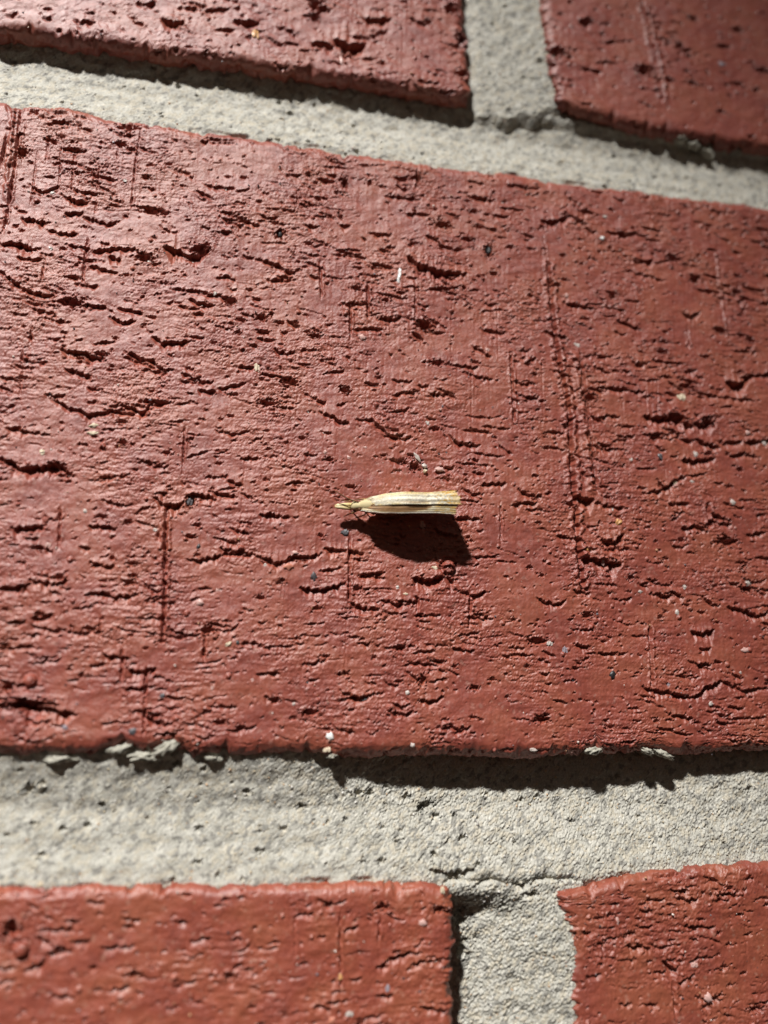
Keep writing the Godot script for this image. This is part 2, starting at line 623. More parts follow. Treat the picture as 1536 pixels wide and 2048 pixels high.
func main_brick() -> void:
	var r := Relief.new(-50.0, -0.6, 42.5, 58.9, 0.082, 5)
	clay_relief(r, 101, 1.0, 10500, 1900)
	r.tear(0.25, [-41.06, 49.85, -39.77, 49.11, -39.15, 49.41, -38.33, 49.84])
	r.tear(0.26, [-38.26, 49.18, -37.11, 48.67, -36.22, 48.54, -35.59, 48.79])
	r.tear(0.22, [-35.88, 51.62, -34.74, 51.37, -33.39, 51.31])
	r.tear(0.17, [-35.08, 50.32, -34.18, 50.14, -33.47, 49.77])
	r.tear(0.29, [-41.15, 46.21, -40.29, 46.17, -39, 46.15])
	r.tear(0.13, [-41.65, 46.9, -40.8, 46.91])
	r.tear(0.21, [-37.61, 47.21, -36.11, 47.42])
	r.tear(0.22, [-35.98, 47.03, -34.95, 46.81, -33.83, 46.61, -32.78, 47.12])
	r.tear(0.21, [-39.05, 45.44, -37.82, 45.15, -36.32, 45.25])
	r.tear(0.33, [-42.37, 43.44, -41.68, 43.63, -40.84, 43.64, -39.66, 43.3])
	r.tear(0.21, [-41.11, 42.32, -39.63, 42.26, -38.81, 42.51])
	r.tear(0.21, [-37.29, 44.21, -35.76, 44.01, -35.1, 43.99])
	r.tear(0.30, [-34.78, 43.78, -33.59, 44.09, -32.51, 44.33, -30.97, 44.38])
	r.tear(0.26, [-33.3, 43.37, -32.41, 43.28])
	r.tear(0.21, [-34.8, 42.27, -33.82, 42.05, -32.49, 41.81])
	r.tear(0.40, [-28.56, 44.95, -27.42, 44.74, -26.25, 44.27, -24.93, 44.8, -24.51, 45.38])
	r.pit(-25.4, 45, 0.68, 0.46)
	r.pit(-29.99, 48.49, 0.85, 0.31)
	r.tear(0.18, [-29.19, 47.09, -28.24, 46.54, -27.44, 46.65])
	r.pit(-30.24, 43.61, 0.70, 0.45)
	r.tear(0.29, [-42.39, 40.83, -41.48, 40.21, -40.35, 39.48, -39.47, 39.1, -38.41, 38.98, -37.36, 39])
	r.pit(-36.11, 38.42, 0.92, 0.38)
	r.tear(0.21, [-35.39, 38.36, -34.31, 38.29, -33.25, 38.36, -32.34, 37.87])
	r.tear(0.18, [-25.69, 52.1, -24.51, 51.89, -22.63, 52.01])
	r.tear(0.18, [-23.84, 42.37, -22.72, 42.76, -22.01, 42.34])
	r.tear(0.18, [-27.78, 40.88, -26.89, 40.84, -25.54, 40.89, -23.72, 40.61])
	r.pit(-22.23, 40.12, 0.45, 0.35)
	r.pit(-32.89, 57.1, 0.81, 0.38)
	r.pit(-33.53, 55.09, 0.54, 0.27)
	r.tear(0.18, [-32.83, 54.94, -32.13, 54.78])
	r.pit(-41.34, 57.15, 0.43, 0.26)
	r.pit(-41.97, 52.78, 0.47, 0.46)
	r.tear(0.14, [-26.53, 57.16, -25.1, 56.95, -22.73, 57.23])
	r.tear(0.14, [-26.26, 56.65, -24.37, 56.74, -22.95, 56.86])
	r.tear(0.17, [-39.24, 52.16, -38.37, 52.24])
	r.groove(0.17, [-42.7, 58.27, -42.44, 53.5, -42.44, 48.82, -42.6, 44.25])
	r.groove(0.17, [-43.44, 54.66, -43.52, 52.8, -43.6, 50.7])
	r.ridge(0.34, [-43.3, 58.16, -42.99, 53.41, -42.9, 47.73])
	r.groove(0.11, [-31.77, 57.4, -31.97, 53.02, -31.9, 48.28])
	r.groove(0.17, [-35.36, 45.23, -35.41, 42.7, -35.36, 40.22])
	r.groove(0.13, [-33.71, 54.63, -33.53, 52.78])
	r.groove(0.13, [-38.81, 42.51, -38.84, 39.8])
	r.groove(0.09, [-38.8, 56.23, -38.37, 49.42])
	r.tear(0.14, [-20.44, 48.72, -18.89, 48.98, -17.93, 48.8, -16.73, 48.8])
	r.pit(-18.11, 47.65, 0.38, 0.48)
	r.tear(0.28, [-20.22, 44.89, -19.36, 44.74, -18.18, 44.52, -16.96, 43.84, -15.8, 44.3])
	r.tear(0.19, [-15.06, 43.71, -13.85, 43.59])
	r.tear(0.14, [-16.6, 51.09, -15.28, 51.01])
	r.tear(0.19, [-12.99, 46.19, -11.3, 46.41, -9.57, 46.25])
	r.tear(0.15, [-10.5, 44.53, -9.27, 44.42, -8.05, 44.57])
	r.tear(0.50, [-5.61, 47.14, -4.84, 46.31, -3.32, 45.96, -2.3, 45.65, -1.03, 45.86, 0.25, 45.86])
	r.tear(0.20, [-3.87, 49.45, -2.59, 49.18, -2.07, 48.31, -1.55, 47.66])
	r.pit(0.51, 49.59, 0.62, 0.22)
	r.pit(2.7, 48.65, 0.42, 0.61)
	r.tear(0.29, [-8.43, 40.2, -7.45, 40.05, -6.23, 40.29])
	r.tear(0.25, [-5.49, 40.37, -4.25, 40.25, -3.25, 40.09])
	r.pit(-3.75, 39.78, 0.79, 0.47)
	r.tear(0.34, [-4.98, 39.12, -3.98, 38.45])
	r.tear(0.19, [-16.94, 38.84, -16.23, 38.52, -15.75, 38.21])
	r.tear(0.19, [-11.6, 41.25, -10.65, 41.51])
	r.tear(0.14, [-10.17, 41.67, -8.95, 41.39])
	r.tear(0.09, [-16.32, 40.34, -14.89, 40.09, -13.7, 39.82])
	r.pit(-19.35, 38.83, 0.50, 0.30)
	r.tear(0.15, [-8.49, 42.66, -6.77, 42.49, -5.28, 42.4])
	r.tear(0.20, [-8.01, 53.33, -6.49, 53.38, -4.44, 53.4])
	r.tear(0.20, [-5.95, 51.67, -3.39, 51.86])
	r.tear(0.16, [-1.84, 52.25, -0.28, 52.07])
	r.pit(-2.09, 50.81, 0.72, 0.34)
	r.tear(0.20, [-14.79, 54.28, -13.05, 54.15])
	r.pit(-12.06, 54.13, 0.30, 0.50)
	r.pit(-9.56, 54.51, 0.25, 0.28)
	r.pit(-4.73, 55.8, 0.26, 0.51)
	r.tear(0.26, [0.5, 54.57, 1.83, 54.48, 3.42, 54.42])
	r.groove(0.19, [-14.17, 45.4, -13.85, 41.24])
	r.groove(0.15, [-16.69, 52.89, -16.59, 50.99])
	r.groove(0.16, [-4.75, 57.24, -4.81, 54.36])
	r.tear(0.44, [8.52, 52.84, 9.89, 53.03, 11.28, 53.8])
	r.tear(0.33, [12.09, 53.33, 12.93, 53.45])
	r.tear(0.34, [16.82, 52.81, 17.64, 52.34, 18.51, 52.75])
	r.tear(0.34, [18.52, 49.55, 18.91, 49.49, 20.62, 49.82])
	r.pit(22.94, 50.41, 0.69, 0.35)
	r.pit(25.39, 48.27, 0.58, 0.41)
	r.pit(30.15, 47.33, 0.53, 0.29)
	r.tear(0.24, [30.18, 46.35, 31.1, 46.75])
	r.tear(0.30, [32.85, 46.49, 34.35, 46.66])
	r.pit(9.81, 45.65, 0.48, 0.22)
	r.tear(0.27, [10.46, 43.95, 12.07, 43.81, 13.68, 43.66])
	r.tear(0.16, [15.59, 43.82, 16.72, 44.57])
	r.tear(0.16, [15.59, 43.82, 17.24, 43.73])
	r.tear(0.29, [23.69, 44.18, 24.81, 44.02, 25.71, 44.58])
	r.pit(27.86, 42.66, 0.70, 0.28)
	r.tear(0.27, [17.79, 38.19, 18.87, 38.03])
	r.pit(21.16, 39.62, 0.56, 0.28)
	r.tear(0.22, [19.74, 38.77, 21.1, 38.52, 23.6, 38.6])
	r.tear(0.26, [6.37, 37, 7.41, 37.53])
	r.tear(0.22, [23.55, 37.78, 24.96, 38.03])
	r.tear(0.35, [29.74, 37.55, 30.93, 38.05, 33.57, 38.47])
	r.tear(0.16, [13.48, 38.14, 16.19, 38.68])
	r.tear(0.17, [28.84, 40.52, 32.33, 40.76])
	r.tear(0.17, [25.03, 47.19, 28.2, 47.1, 30.53, 46.97, 32.85, 46.49])
	r.groove(0.38, [8.96, 48.34, 9.18, 46.13, 9.44, 41.76, 9.91, 37.51, 10.69, 33.39, 10.87, 30.82, 10.96, 25.29, 11.23, 22.6])
	r.ridge(0.53, [11.53, 38.74, 12.21, 31.96, 12.96, 23.94])
	r.groove(0.21, [12.17, 38.81, 12.89, 32.02, 13.57, 23.98])
	r.groove(0.16, [8.48, 51.11, 9.18, 46.13])
	r.ridge(0.24, [27.99, 51.94, 28.42, 46.15, 28.64, 41.62])
	r.groove(0.17, [24.16, 42.82, 24.26, 40.05])
	r.tear(0.37, [-36.4, 33.98, -35.54, 33.78, -34.5, 33.89, -33.62, 33.55, -32.9, 33.48])
	r.tear(0.16, [-40.1, 32.15, -39.47, 31.98, -38.46, 32.08])
	r.tear(0.17, [-33.94, 34.66, -33.13, 35.03, -32.07, 35.09])
	r.tear(0.16, [-41.17, 30.94, -40.15, 30.9, -39.5, 30.5])
	r.tear(0.20, [-41.05, 29.99, -40.02, 29.77])
	r.tear(0.30, [-31.15, 34.37, -30.48, 34.11, -29.81, 33.79, -28.73, 33.8, -28.01, 33.01, -26.92, 32.97])
	r.tear(0.30, [-28.91, 35.96, -28, 35.52, -27.13, 35.61, -25.61, 35.92])
	r.tear(0.26, [-32.73, 37.49, -31.62, 37.13, -30.56, 37.34])
	r.tear(0.22, [-26.03, 32.72, -24.89, 32.21])
	r.tear(0.26, [-24.43, 31.92, -23.35, 32.26])
	r.tear(0.30, [-24.38, 31.21, -23.29, 31.31])
	r.tear(0.22, [-22.64, 31.61, -21.56, 31.95, -20.46, 32.29])
	r.tear(0.28, [-37.12, 29.35, -36.29, 29.19, -35.2, 28.6, -33.94, 28.39, -33.5, 28.15, -32.28, 28.53, -31.27, 28.85, -30.03, 29.19, -29.14, 28.67, -28.57, 29.51, -27.31, 29.76, -26.54, 29.92])
	r.tear(0.20, [-40.63, 26.56, -39.4, 26.3, -37.99, 26.24, -36.56, 26.09])
	r.tear(0.43, [-40.28, 23.71, -39.47, 23.55, -38.62, 23.09, -37.82, 23.02, -36.65, 23.32, -35.45, 23.41, -34.36, 22.6])
	r.pit(-35.76, 23.3, 0.72, 0.35)
	r.tear(0.17, [-22.81, 27.66, -21.26, 27.36, -19.74, 27.82])
	r.tear(0.21, [-27.88, 23.96, -26.62, 23.96])
	r.tear(0.13, [-24.99, 24.99, -22.9, 25.79])
	r.pit(-24.47, 20.91, 0.38, 0.40)
	r.tear(0.33, [-27.43, 21.08, -26.33, 20.48, -25.1, 20.87])
	r.tear(0.34, [-24.72, 21.48, -23.68, 21.77, -22.36, 21.27])
	r.tear(0.20, [-28.96, 19.66, -28.38, 20.13, -27.77, 20.3])
	r.tear(0.22, [-21.41, 23.05, -20.09, 22.78])
	r.tear(0.17, [-20.26, 22.09, -18.92, 21.54])
	r.tear(0.16, [-34.25, 25.5, -33.43, 25.43])
	r.tear(0.12, [-32.85, 25.84, -31.82, 25.92])
	r.tear(0.12, [-32.24, 23.86, -31.64, 24.04])
	r.tear(0.35, [-38.58, 17.8, -37.62, 17.98, -36.26, 18.06])
	r.tear(0.32, [-32.5, 18.36, -31.3, 18.43, -30.46, 18.22])
	r.tear(0.12, [-39.79, 19.72, -38.83, 19.87])
	r.tear(0.16, [-36.17, 19, -35.33, 18.63])
	r.pit(-23.68, 18.87, 0.34, 0.18)
	r.groove(0.12, [-39.16, 36.39, -39.09, 34.03])
	r.groove(0.13, [-25.43, 27.82, -25.28, 23.24])
	r.groove(0.12, [-39.7, 33.97, -39.31, 28.92])
	r.tear(0.27, [-17.94, 35.82, -17.01, 35.57, -16.1, 35.91])
	r.tear(0.18, [-15.88, 36.04, -13.79, 36.25])
	r.pit(-16.41, 32.77, 0.73, 0.29)
	r.pit(-18.33, 30.55, 0.72, 0.29)
	r.tear(0.23, [-13.8, 31.2, -13.11, 31.12])
	r.tear(0.28, [-13.53, 30.15, -12.36, 29.77, -11.65, 29.3, -10.72, 29.23])
	r.tear(0.23, [-10.26, 29.56, -8.63, 29.79, -7.66, 29.04, -6.94, 28.37, -5.98, 28.11, -4.8, 28.4])
	r.tear(0.19, [-7.46, 30.53, -6.52, 30.86, -5.56, 30.94, -5.09, 31.38])
	r.tear(0.19, [-7.07, 34.05, -6.1, 33.79, -4.89, 34])
	r.tear(0.24, [-4.16, 33.67, -3.42, 33.54])
	r.pit(-2.47, 36.02, 0.59, 0.31)
	r.tear(0.25, [-1.48, 36.12, -0.23, 35.98, 1.52, 36])
	r.tear(0.20, [-0.23, 35.37, 1.27, 35.1, 3.03, 34.85])
	r.tear(0.25, [1.02, 38.19, 2.03, 37.77, 2.79, 37.32])
	r.tear(0.24, [-1.19, 28.83, -0.21, 28.17, 1.75, 28.18])
	r.tear(0.15, [-0.94, 28.26, 1.26, 28.29])
	r.tear(0.20, [3.73, 28.23, 4.91, 27.58])
	r.tear(0.23, [-6.89, 26.2, -5.94, 25.94, -5, 25.86])
	r.pit(-4.52, 25.56, 0.52, 0.38)
	r.tear(0.13, [-18.49, 25.48, -17.16, 25.58])
	r.tear(0.13, [-16.9, 24.76, -15.77, 24.6])
	r.pit(-11.29, 32.41, 0.47, 0.30)
	r.tear(0.19, [-11.94, 30.88, -11.25, 31.13])
	r.pit(13.06, 33.96, 0.74, 0.42)
	r.tear(0.27, [13.9, 35.14, 16.3, 35.21, 17.64, 35.07, 18.99, 35.03])
	r.pit(23.6, 36.05, 0.78, 0.33)
	r.tear(0.51, [28.28, 37.14, 29.39, 36.8, 30.61, 37.63])
	r.tear(0.22, [24.51, 35.54, 26.73, 35.36, 28.98, 35.29, 31.26, 35.22])
	r.tear(0.49, [18.85, 32.43, 21.02, 32.56, 22.12, 32.7, 23.45, 32.13, 23.99, 31.91])
	r.pit(22.11, 32.49, 1.10, 0.48)
	r.tear(0.44, [24.28, 32.2, 25.38, 32.13, 26.54, 32.76])
	r.pit(25.67, 32.31, 0.67, 0.43)
	r.tear(0.28, [24.17, 30.61, 25.24, 30.17, 26.87, 29.87])
	r.tear(0.28, [26.92, 30.46, 28.59, 30.43, 29.46, 30.87])
	r.tear(0.34, [29.73, 30.68, 32.89, 31.19])
	r.tear(0.38, [22.65, 28.3, 24.02, 28.35, 26.23, 28.67])
	r.tear(0.22, [19.28, 30.37, 20.9, 30.5])
	r.tear(0.21, [12.89, 29.2, 13.66, 28.85, 15.22, 28.77])
	r.tear(0.21, [15.81, 30.2, 16.87, 30.18, 17.68, 30.45])
	r.tear(0.28, [27.92, 29.06, 29.34, 29.43, 31.29, 29.21])
	r.tear(0.27, [19.58, 26.14, 20.58, 25.19, 21.71, 26.13, 23.09, 26.74])
	r.tear(0.26, [18.17, 24.53, 19.5, 24.87, 20.58, 25.19])
	r.tear(0.46, [10.92, 24.05, 11.93, 23.72, 12.94, 23.54])
	r.tear(0.26, [13.19, 23.36, 14.97, 22.98, 16.52, 22.93])
	r.tear(0.21, [21.2, 22.22, 22.01, 22.52])
	r.tear(0.32, [22.2, 21.29, 23.55, 21.61, 24.86, 21.19])
	r.groove(0.33, [25.08, 24.22, 25.13, 21.2])
	r.tear(0.27, [25.26, 22.97, 27.38, 22.34])
	r.tear(0.27, [29.18, 21.03, 31.13, 21.39])
	r.pit(26.93, 20.16, 0.87, 0.45)
	r.tear(0.51, [13.82, 19.74, 15.09, 19.66, 15.89, 20.44])
	r.tear(0.55, [11.49, 18.03, 12.99, 17.87, 14.24, 17.7, 15.49, 17.38])
	r.groove(0.41, [11.25, 23.09, 11.28, 19.46, 11.46, 17.08, 11.68, 14.75])
	r.groove(0.21, [15.6, 19.69, 15.64, 17.29])
	r.pit(22.12, 20.05, 0.42, 0.20)
	r.tear(0.15, [5.77, 31.67, 6.79, 31.91])
	r.tear(0.30, [-38.95, 12.91, -37.8, 12.96, -36.68, 13.22])
	r.tear(0.27, [-36.73, 13.63, -35.93, 13.42, -34.56, 13.4, -33.62, 13.77])
	r.pit(-34.42, 13.9, 0.31, 0.25)
	r.tear(0.28, [-32.32, 12.66, -30.95, 12.8, -30.12, 12.46, -29.33, 12.58, -28.13, 12.76])
	r.tear(0.19, [-34.17, 9.85, -33.16, 9.47, -32.17, 9.26, -31.61, 9.53])
	r.tear(0.19, [-36.6, 9.24, -35.25, 9.16])
	r.pit(-35.62, 10.77, 0.46, 0.16)
	r.tear(0.24, [-27.76, 10.77, -26.56, 10.94, -25.35, 10.98])
	r.groove(0.25, [-26.37, 20.92, -26.21, 16.55, -25.93, 13.14, -25.75, 8.57])
	r.groove(0.12, [-30.97, 11.06, -30.71, 8.42])
	r.groove(0.20, [-28.94, 8.47, -28.72, 5.26])
	r.groove(0.20, [-26.93, 6.91, -26.8, 4.5, -26.61, 0.96])
	r.groove(0.33, [-26.77, 18.26, -26.88, 17.16])
	r.tear(0.20, [-27.83, 13.91, -27.16, 13.17, -25.93, 13.14])
	r.pit(-28.77, 15.26, 0.49, 0.17)
	r.pit(-28.68, 14.29, 0.36, 0.13)
	r.pit(-28.62, 13.66, 0.36, 0.17)
	r.tear(0.25, [-24.29, 15.87, -23.24, 15.84, -22.22, 16.19, -21.19, 16.59, -19.92, 16.74, -18.54, 16.6])
	r.pit(-22.19, 9.92, 0.58, 0.38)
	r.tear(0.20, [-25.26, 9.9, -23.8, 9.54, -22.78, 9.57])
	r.tear(0.21, [-21.37, 10.03, -20.33, 9.98, -19.73, 10.43])
	r.tear(0.20, [-30.45, 7.82, -29.63, 7.44])
	r.tear(0.28, [-28.38, 6.67, -27.16, 6.29, -26.19, 6.64])
	r.pit(-26.58, 6.51, 0.40, 0.20)
	r.tear(0.23, [-28.62, 5.06, -27.25, 5.09, -25.89, 5.4])
	r.tear(0.24, [-25.01, 4.45, -23.81, 4.36])
	r.tear(0.48, [-37.81, 3.71, -36.33, 3.74, -34.8, 3.5, -33.26, 3.29, -32.09, 2.96])
	r.pit(-35.75, 3.63, 1.42, 0.39)
	r.pit(-37.4, 4.88, 0.45, 0.35)
	r.bump(-35.78, 5.5, 0.49)
	r.pit(-31.94, 5.98, 0.19, 0.24)
	r.pit(-25.88, 2.93, 0.47, 0.20)
	r.tear(0.19, [-28.56, 2.3, -27.79, 2.43])
	r.tear(0.19, [-29.91, 2.25, -29.14, 2.3])
	r.tear(0.31, [-25.73, 1.17, -24.96, 1.37, -24.14, 0.99])
	r.pit(-20.64, 2.41, 0.65, 0.20)
	r.pit(-18.99, 2.03, 0.33, 0.20)
	r.pit(-36.32, 16.19, 0.47, 0.21)
	r.tear(0.19, [-37.87, 15.11, -37.27, 14.93])
	r.tear(0.20, [-33.12, 16.61, -32.31, 16.45])
	r.tear(0.16, [-31.44, 15.77, -30.65, 15.89])
	r.tear(0.30, [-18.53, 16.42, -17.31, 16.22, -16.43, 15.95, -15.81, 16.43, -15.16, 16.59, -13.85, 16.75, -12.76, 17.03])
	r.pit(-14.93, 16.47, 0.44, 0.22)
	r.tear(0.31, [-12.55, 17.48, -10.76, 17.35])
	r.tear(0.31, [-10.31, 17.29, -9.18, 17.21])
	r.tear(0.35, [-14.6, 13.98, -13.28, 13.81, -11.97, 14.09, -10.66, 14.46])
	r.tear(0.18, [-8.67, 15.21, -7.09, 15.06])
	r.tear(0.51, [-4.36, 15.28, -2.97, 15.16, -1.81, 15.53])
	r.tear(0.33, [-1.58, 15.77, -0.88, 15.12])
	r.bump(-1.26, 16.33, 0.61)
	r.tear(0.28, [-0.17, 14.24, 1.23, 13.94, 2.18, 14.2])
	r.tear(0.17, [-18.08, 8.71, -16.69, 8.76, -14.78, 8.9])
	r.tear(0.21, [-14.07, 7.32, -13.22, 7.47, -11.95, 7.92])
	r.tear(0.17, [-17.95, 6.51, -15.94, 6.56])
	r.tear(0.26, [-10.77, 5.3, -9.67, 4.82, -8.36, 4.52])
	r.tear(0.13, [-8.37, 4.93, -6.85, 5.13])
	r.pit(-10.38, 6.61, 0.43, 0.21)
	r.tear(0.21, [-17.09, 4.68, -16.02, 4.21])
	r.pit(-16.23, 4.29, 0.42, 0.24)
	r.pit(-13.25, 3.32, 0.68, 0.29)
	r.pit(-3.54, 6.22, 0.31, 0.47)
	r.tear(0.18, [-5.12, 7.03, -3.77, 6.21])
	r.tear(0.22, [-6.17, 4.26, -5.06, 4.07, -4.63, 4.41])
	r.tear(0.27, [-3.74, 4.73, -3.07, 4.44, -2.4, 4.54, -1.51, 4.98])
	r.tear(0.13, [-10.5, 9.88, -9.18, 9.84])
	r.tear(0.18, [-9.38, 9.27, -8.28, 9.31])
	r.pit(-5.6, 8.96, 0.45, 0.26)
	r.tear(0.14, [-3.59, 9.45, -1.99, 9.28])
	r.tear(0.18, [-0.85, 9.18, 0.3, 8.91])
	r.tear(0.18, [-4.3, 11.84, -2.02, 12.01])
	r.tear(0.23, [0.53, 11.93, 2.87, 11.88])
	r.groove(0.18, [-4.1, 13.63, -4.07, 11.41])
	r.pit(-17.98, 12.83, 0.34, 0.21)
	r.pit(1.22, 5.68, 0.41, 0.22)
	r.pit(7.12, 9.91, 0.86, 0.31)
	r.tear(0.29, [7.2, 13.86, 7.91, 13.53, 9.13, 13.39, 9.87, 13.74])
	r.pit(12.04, 12.44, 0.49, 0.28)
	r.tear(0.15, [14.6, 14.17, 15.34, 13.96, 16.62, 14.34])
	r.tear(0.31, [18.43, 14.89, 19.45, 14.74, 20.99, 14.67])
	r.pit(16.56, 16.14, 0.26, 0.24)
	r.tear(0.26, [23.85, 14.64, 24.87, 14.11, 25.64, 13.9])
	r.tear(0.37, [26.42, 13.79, 28.26, 13.52, 29.56, 13.09, 30.95, 13.62])
	r.pit(28.71, 15.62, 0.70, 0.34)
	r.tear(0.41, [22.59, 11.42, 23.35, 11.21, 24.68, 11.58])
	r.tear(0.31, [22.89, 8.41, 24.18, 8.44])
	r.tear(0.21, [23.24, 9.71, 24.29, 9.84])
	r.tear(0.35, [17.21, 6.14, 18.44, 5.89, 20.18, 5.7, 21.92, 5.29])
	r.tear(0.35, [21.92, 5.29, 22.7, 5.66, 23.51, 6.27, 25.1, 6.85])
	r.tear(0.26, [25.1, 6.85, 26.36, 6.42, 27.36, 5.98, 30.27, 6.37])
	r.tear(0.21, [26.45, 7.57, 27.46, 7.14])
	r.tear(0.15, [20.02, 7.28, 22.3, 7.25])
	r.pit(7.45, 2.99, 0.75, 0.26)
	r.tear(0.15, [11.43, 9.01, 16.11, 9.14])
	r.tear(0.15, [24.83, 3.35, 30.02, 3.61])
	r.tear(0.14, [4.68, 8.82, 6.85, 8.65])
	r.tear(0.14, [4.61, 3.16, 6.28, 3.1])
	r.tear(0.15, [0.27, 30.95, 3.25, 31])
	r.tear(0.15, [1.75, 30.07, 4.74, 30.01])
	r.tear(0.15, [-0.22, 29.51, 2.74, 29.6])
	r.tear(0.15, [1.25, 27.3, 4.21, 27.18])
	r.tear(0.15, [0.04, 26.23, 2.97, 26.25])
	r.groove(0.08, [-42.62, 51.38, -42.31, 44.29])
	r.groove(0.09, [-42.02, 56.23, -41.77, 51.51])
	r.groove(0.09, [-40.67, 53.25, -40.61, 47.04])
	r.groove(0.09, [-39.89, 56.05, -39.77, 51.82])
	r.groove(0.09, [-37.43, 53.77, -37.21, 47.52])
	r.groove(0.09, [-35.08, 52.54, -35, 47.32])
	r.groove(0.16, [-35.07, 19.93, -34.74, 16.11])
	r.groove(0.21, [-22.4, 9.92, -22.27, 7.02])
	r.groove(0.18, [-10.36, 18.73, -10.24, 12.49])
	r.groove(0.19, [-11.13, 41.56, -10.9, 37.46])
	r.groove(0.15, [3.68, 22.85, 3.78, 18.58])
	r.groove(0.19, [0.76, 14.28, 0.76, 10.69])
	r.groove(0.25, [18.28, 12.21, 18.13, 5.8])
	r.groove(0.20, [-9.5, 43.86, -9.29, 39.69])
	r.groove(0.15, [-4.81, 44.43, -4.65, 40.2])
	r.groove(0.21, [4.84, 38.06, 5.25, 30.36])
	var b := make_brick(101, Rect2(-92.4, -0.3, 194.0, 58.4), {
		"top": line([-60, 58.2, -44.7, 58.18, -39.2, 58.55, -33.4, 58.08, -21.6, 58.09, -9.1, 57.97, 4.2, 58.09, 18.2, 58.22, 35.3, 58.42]),
		"bottom": line([-60, -0.2, -37.6, -0.25, -30.5, -0.2, -28.4, 0.35, -26.6, 0.0, -24.4, 0.6, -22.6, -0.2, -18.0, -0.33, 3.8, -0.21, 11.0, -0.1, 12.6, 0.55, 14.5, 0.0, 17.5, 0.35, 21.0, 0.1, 30.3, 0.5]),
		"left": line([0, -92.4]), "right": line([0, 101.6]),
	}, r, 0.082, 1.4, Color(1, 1, 1), 900)
	grain(b, "F", -11.47, 1.39, 0.38, 0.38)
	grain(b, "C", -11.64, 0.29, 0.38, 0.21)
	grain(b, "W", -4.3, 0.76, 0.26, 0.22)
	grain(b, "P", -3.73, 20.03, 0.42, 0.33)
	grain(b, "O", 15.52, 21.39, 0.36, 0.36)
	grain(b, "O", 12.26, 18.69, 0.55, 0.30)
	grain(b, "W", 8.31, 9.73, 0.34, 0.24)
	grain(b, "S", -15.76, 15.63, 0.56, 0.35)
	grain(b, "C", -2.56, 16.13, 0.37, 0.23)
	grain(b, "C", -20.38, 8.81, 0.33, 0.25)
	grain(b, "P", -22.98, 12.21, 0.33, 0.33)
	grain(b, "P", -35.61, 16.48, 0.27, 0.20)
	grain(b, "W", -4.86, 5.13, 0.27, 0.22)
	grain(b, "W", -10.31, 4.4, 0.22, 0.17)
	grain(b, "W", -14.63, 3.99, 0.17, 0.13)
	grain(b, "W", 27.8, 24.14, 0.39, 0.33)
	grain(b, "W", 24.05, 28.87, 0.27, 0.33)
	grain(b, "W", 23.53, 26, 0.33, 0.22)
	grain(b, "C", 21.8, 25.83, 0.27, 0.22)
	grain(b, "W", 17.12, 27.74, 0.21, 0.21)
	grain(b, "P", 30.08, 31.56, 0.28, 0.28)
	grain(b, "W", 31.99, 30.7, 0.34, 0.34)
	grain(b, "W", 28.76, 16.16, 0.38, 0.27)
	grain(b, "W", -3.38, 29.84, 0.24, 0.24)
	grain(b, "P", -12.91, 26.23, 0.23, 0.23)
	grain(b, "P", -10.74, 25.92, 0.23, 0.18)
	grain(b, "C", -19.43, 33.85, 0.27, 0.54)
	grain(b, "F", 15.03, 51.58, 0.28, 0.28)
	grain(b, "W", 11.92, 39.32, 0.43, 0.27)
	grain(b, "P", 10.91, 44.61, 0.27, 0.27)
	grain(b, "W", 15.47, 54.21, 0.28, 0.17)
	grain(b, "C", 22.96, 34.75, 0.50, 0.50)
	grain(b, "C", -33.11, 27.18, 0.49, 0.21)
	grain(b, "C", -33.12, 26.45, 0.49, 0.20)
	grain(b, "F", -6.41, 44.66, 0.20, 0.94)
	grain(b, "F", 4.22, 54.25, 0.21, 0.75)
	grain(b, "P", 13.89, 17.68, 0.15, 0.61)
	grain(b, "G", -13.46, 14.9, 0.35, 0.48)
	grain(b, "B", -10.82, 18.93, 0.40, 0.36)
	grain(b, "B", -25.41, 4.49, 0.24, 0.24)
	grain(b, "B", -27.52, 1.62, 0.39, 0.31)
	grain(b, "G", -8.58, 4.43, 0.26, 0.22)
	grain(b, "K", -18.11, 47.75, 0.33, 0.28)
	grain(b, "K", 2.7, 48.77, 0.37, 0.47)
	grain(b, "B", 20.23, 28.33, 0.38, 0.32)
	grain(b, "K", 14.29, 7.06, 0.34, 0.39)
	grain(b, "G", -24.47, 20.91, 0.30, 0.38)
	grain(b, "L", -32.73, 1.87, 0.34, 0.26)
	grain(b, "C", -33.29, -9.75, 0.29, 0.25)
	grain(b, "W", 27.23, 7.59, 0.16, 0.16)
	grain(b, "W", 21.14, 13.01, 0.26, 0.31)
	grain(b, "L", 9.74, 9.18, 0.29, 0.39)
	grain(b, "L", 19.81, 6.28, 0.25, 0.45)
	grain(b, "W", 23.9, 4.65, 0.26, 0.26)
	grain(b, "W", 6.56, 0.42, 0.37, 0.19)
	grain(b, "P", 27.94, 9.71, 0.53, 0.26)
	grain(b, "W", 22.08, 15.43, 0.26, 0.21)
	grain(b, "W", 17.41, 14.85, 0.31, 0.20)
	grain(b, "W", 14.96, 22.58, 0.15, 0.15)
	grain(b, "W", -17.71, 15.67, 0.17, 0.17)
	grain(b, "P", -15.17, 16.9, 0.31, 0.17)
	grain(b, "W", -5.94, 14.22, 0.18, 0.18)
	grain(b, "C", -5.24, 13.67, 0.32, 0.14)
	grain(b, "P", -9.25, 26.98, 0.19, 0.14)
	grain(b, "W", -27.18, 18.23, 0.21, 0.16)
	grain(b, "W", -33.03, 19.54, 0.20, 0.20)
	grain(b, "C", -36.97, 24.4, 0.28, 0.24)
	grain(b, "P", -21.6, 13.33, 0.33, 0.25)
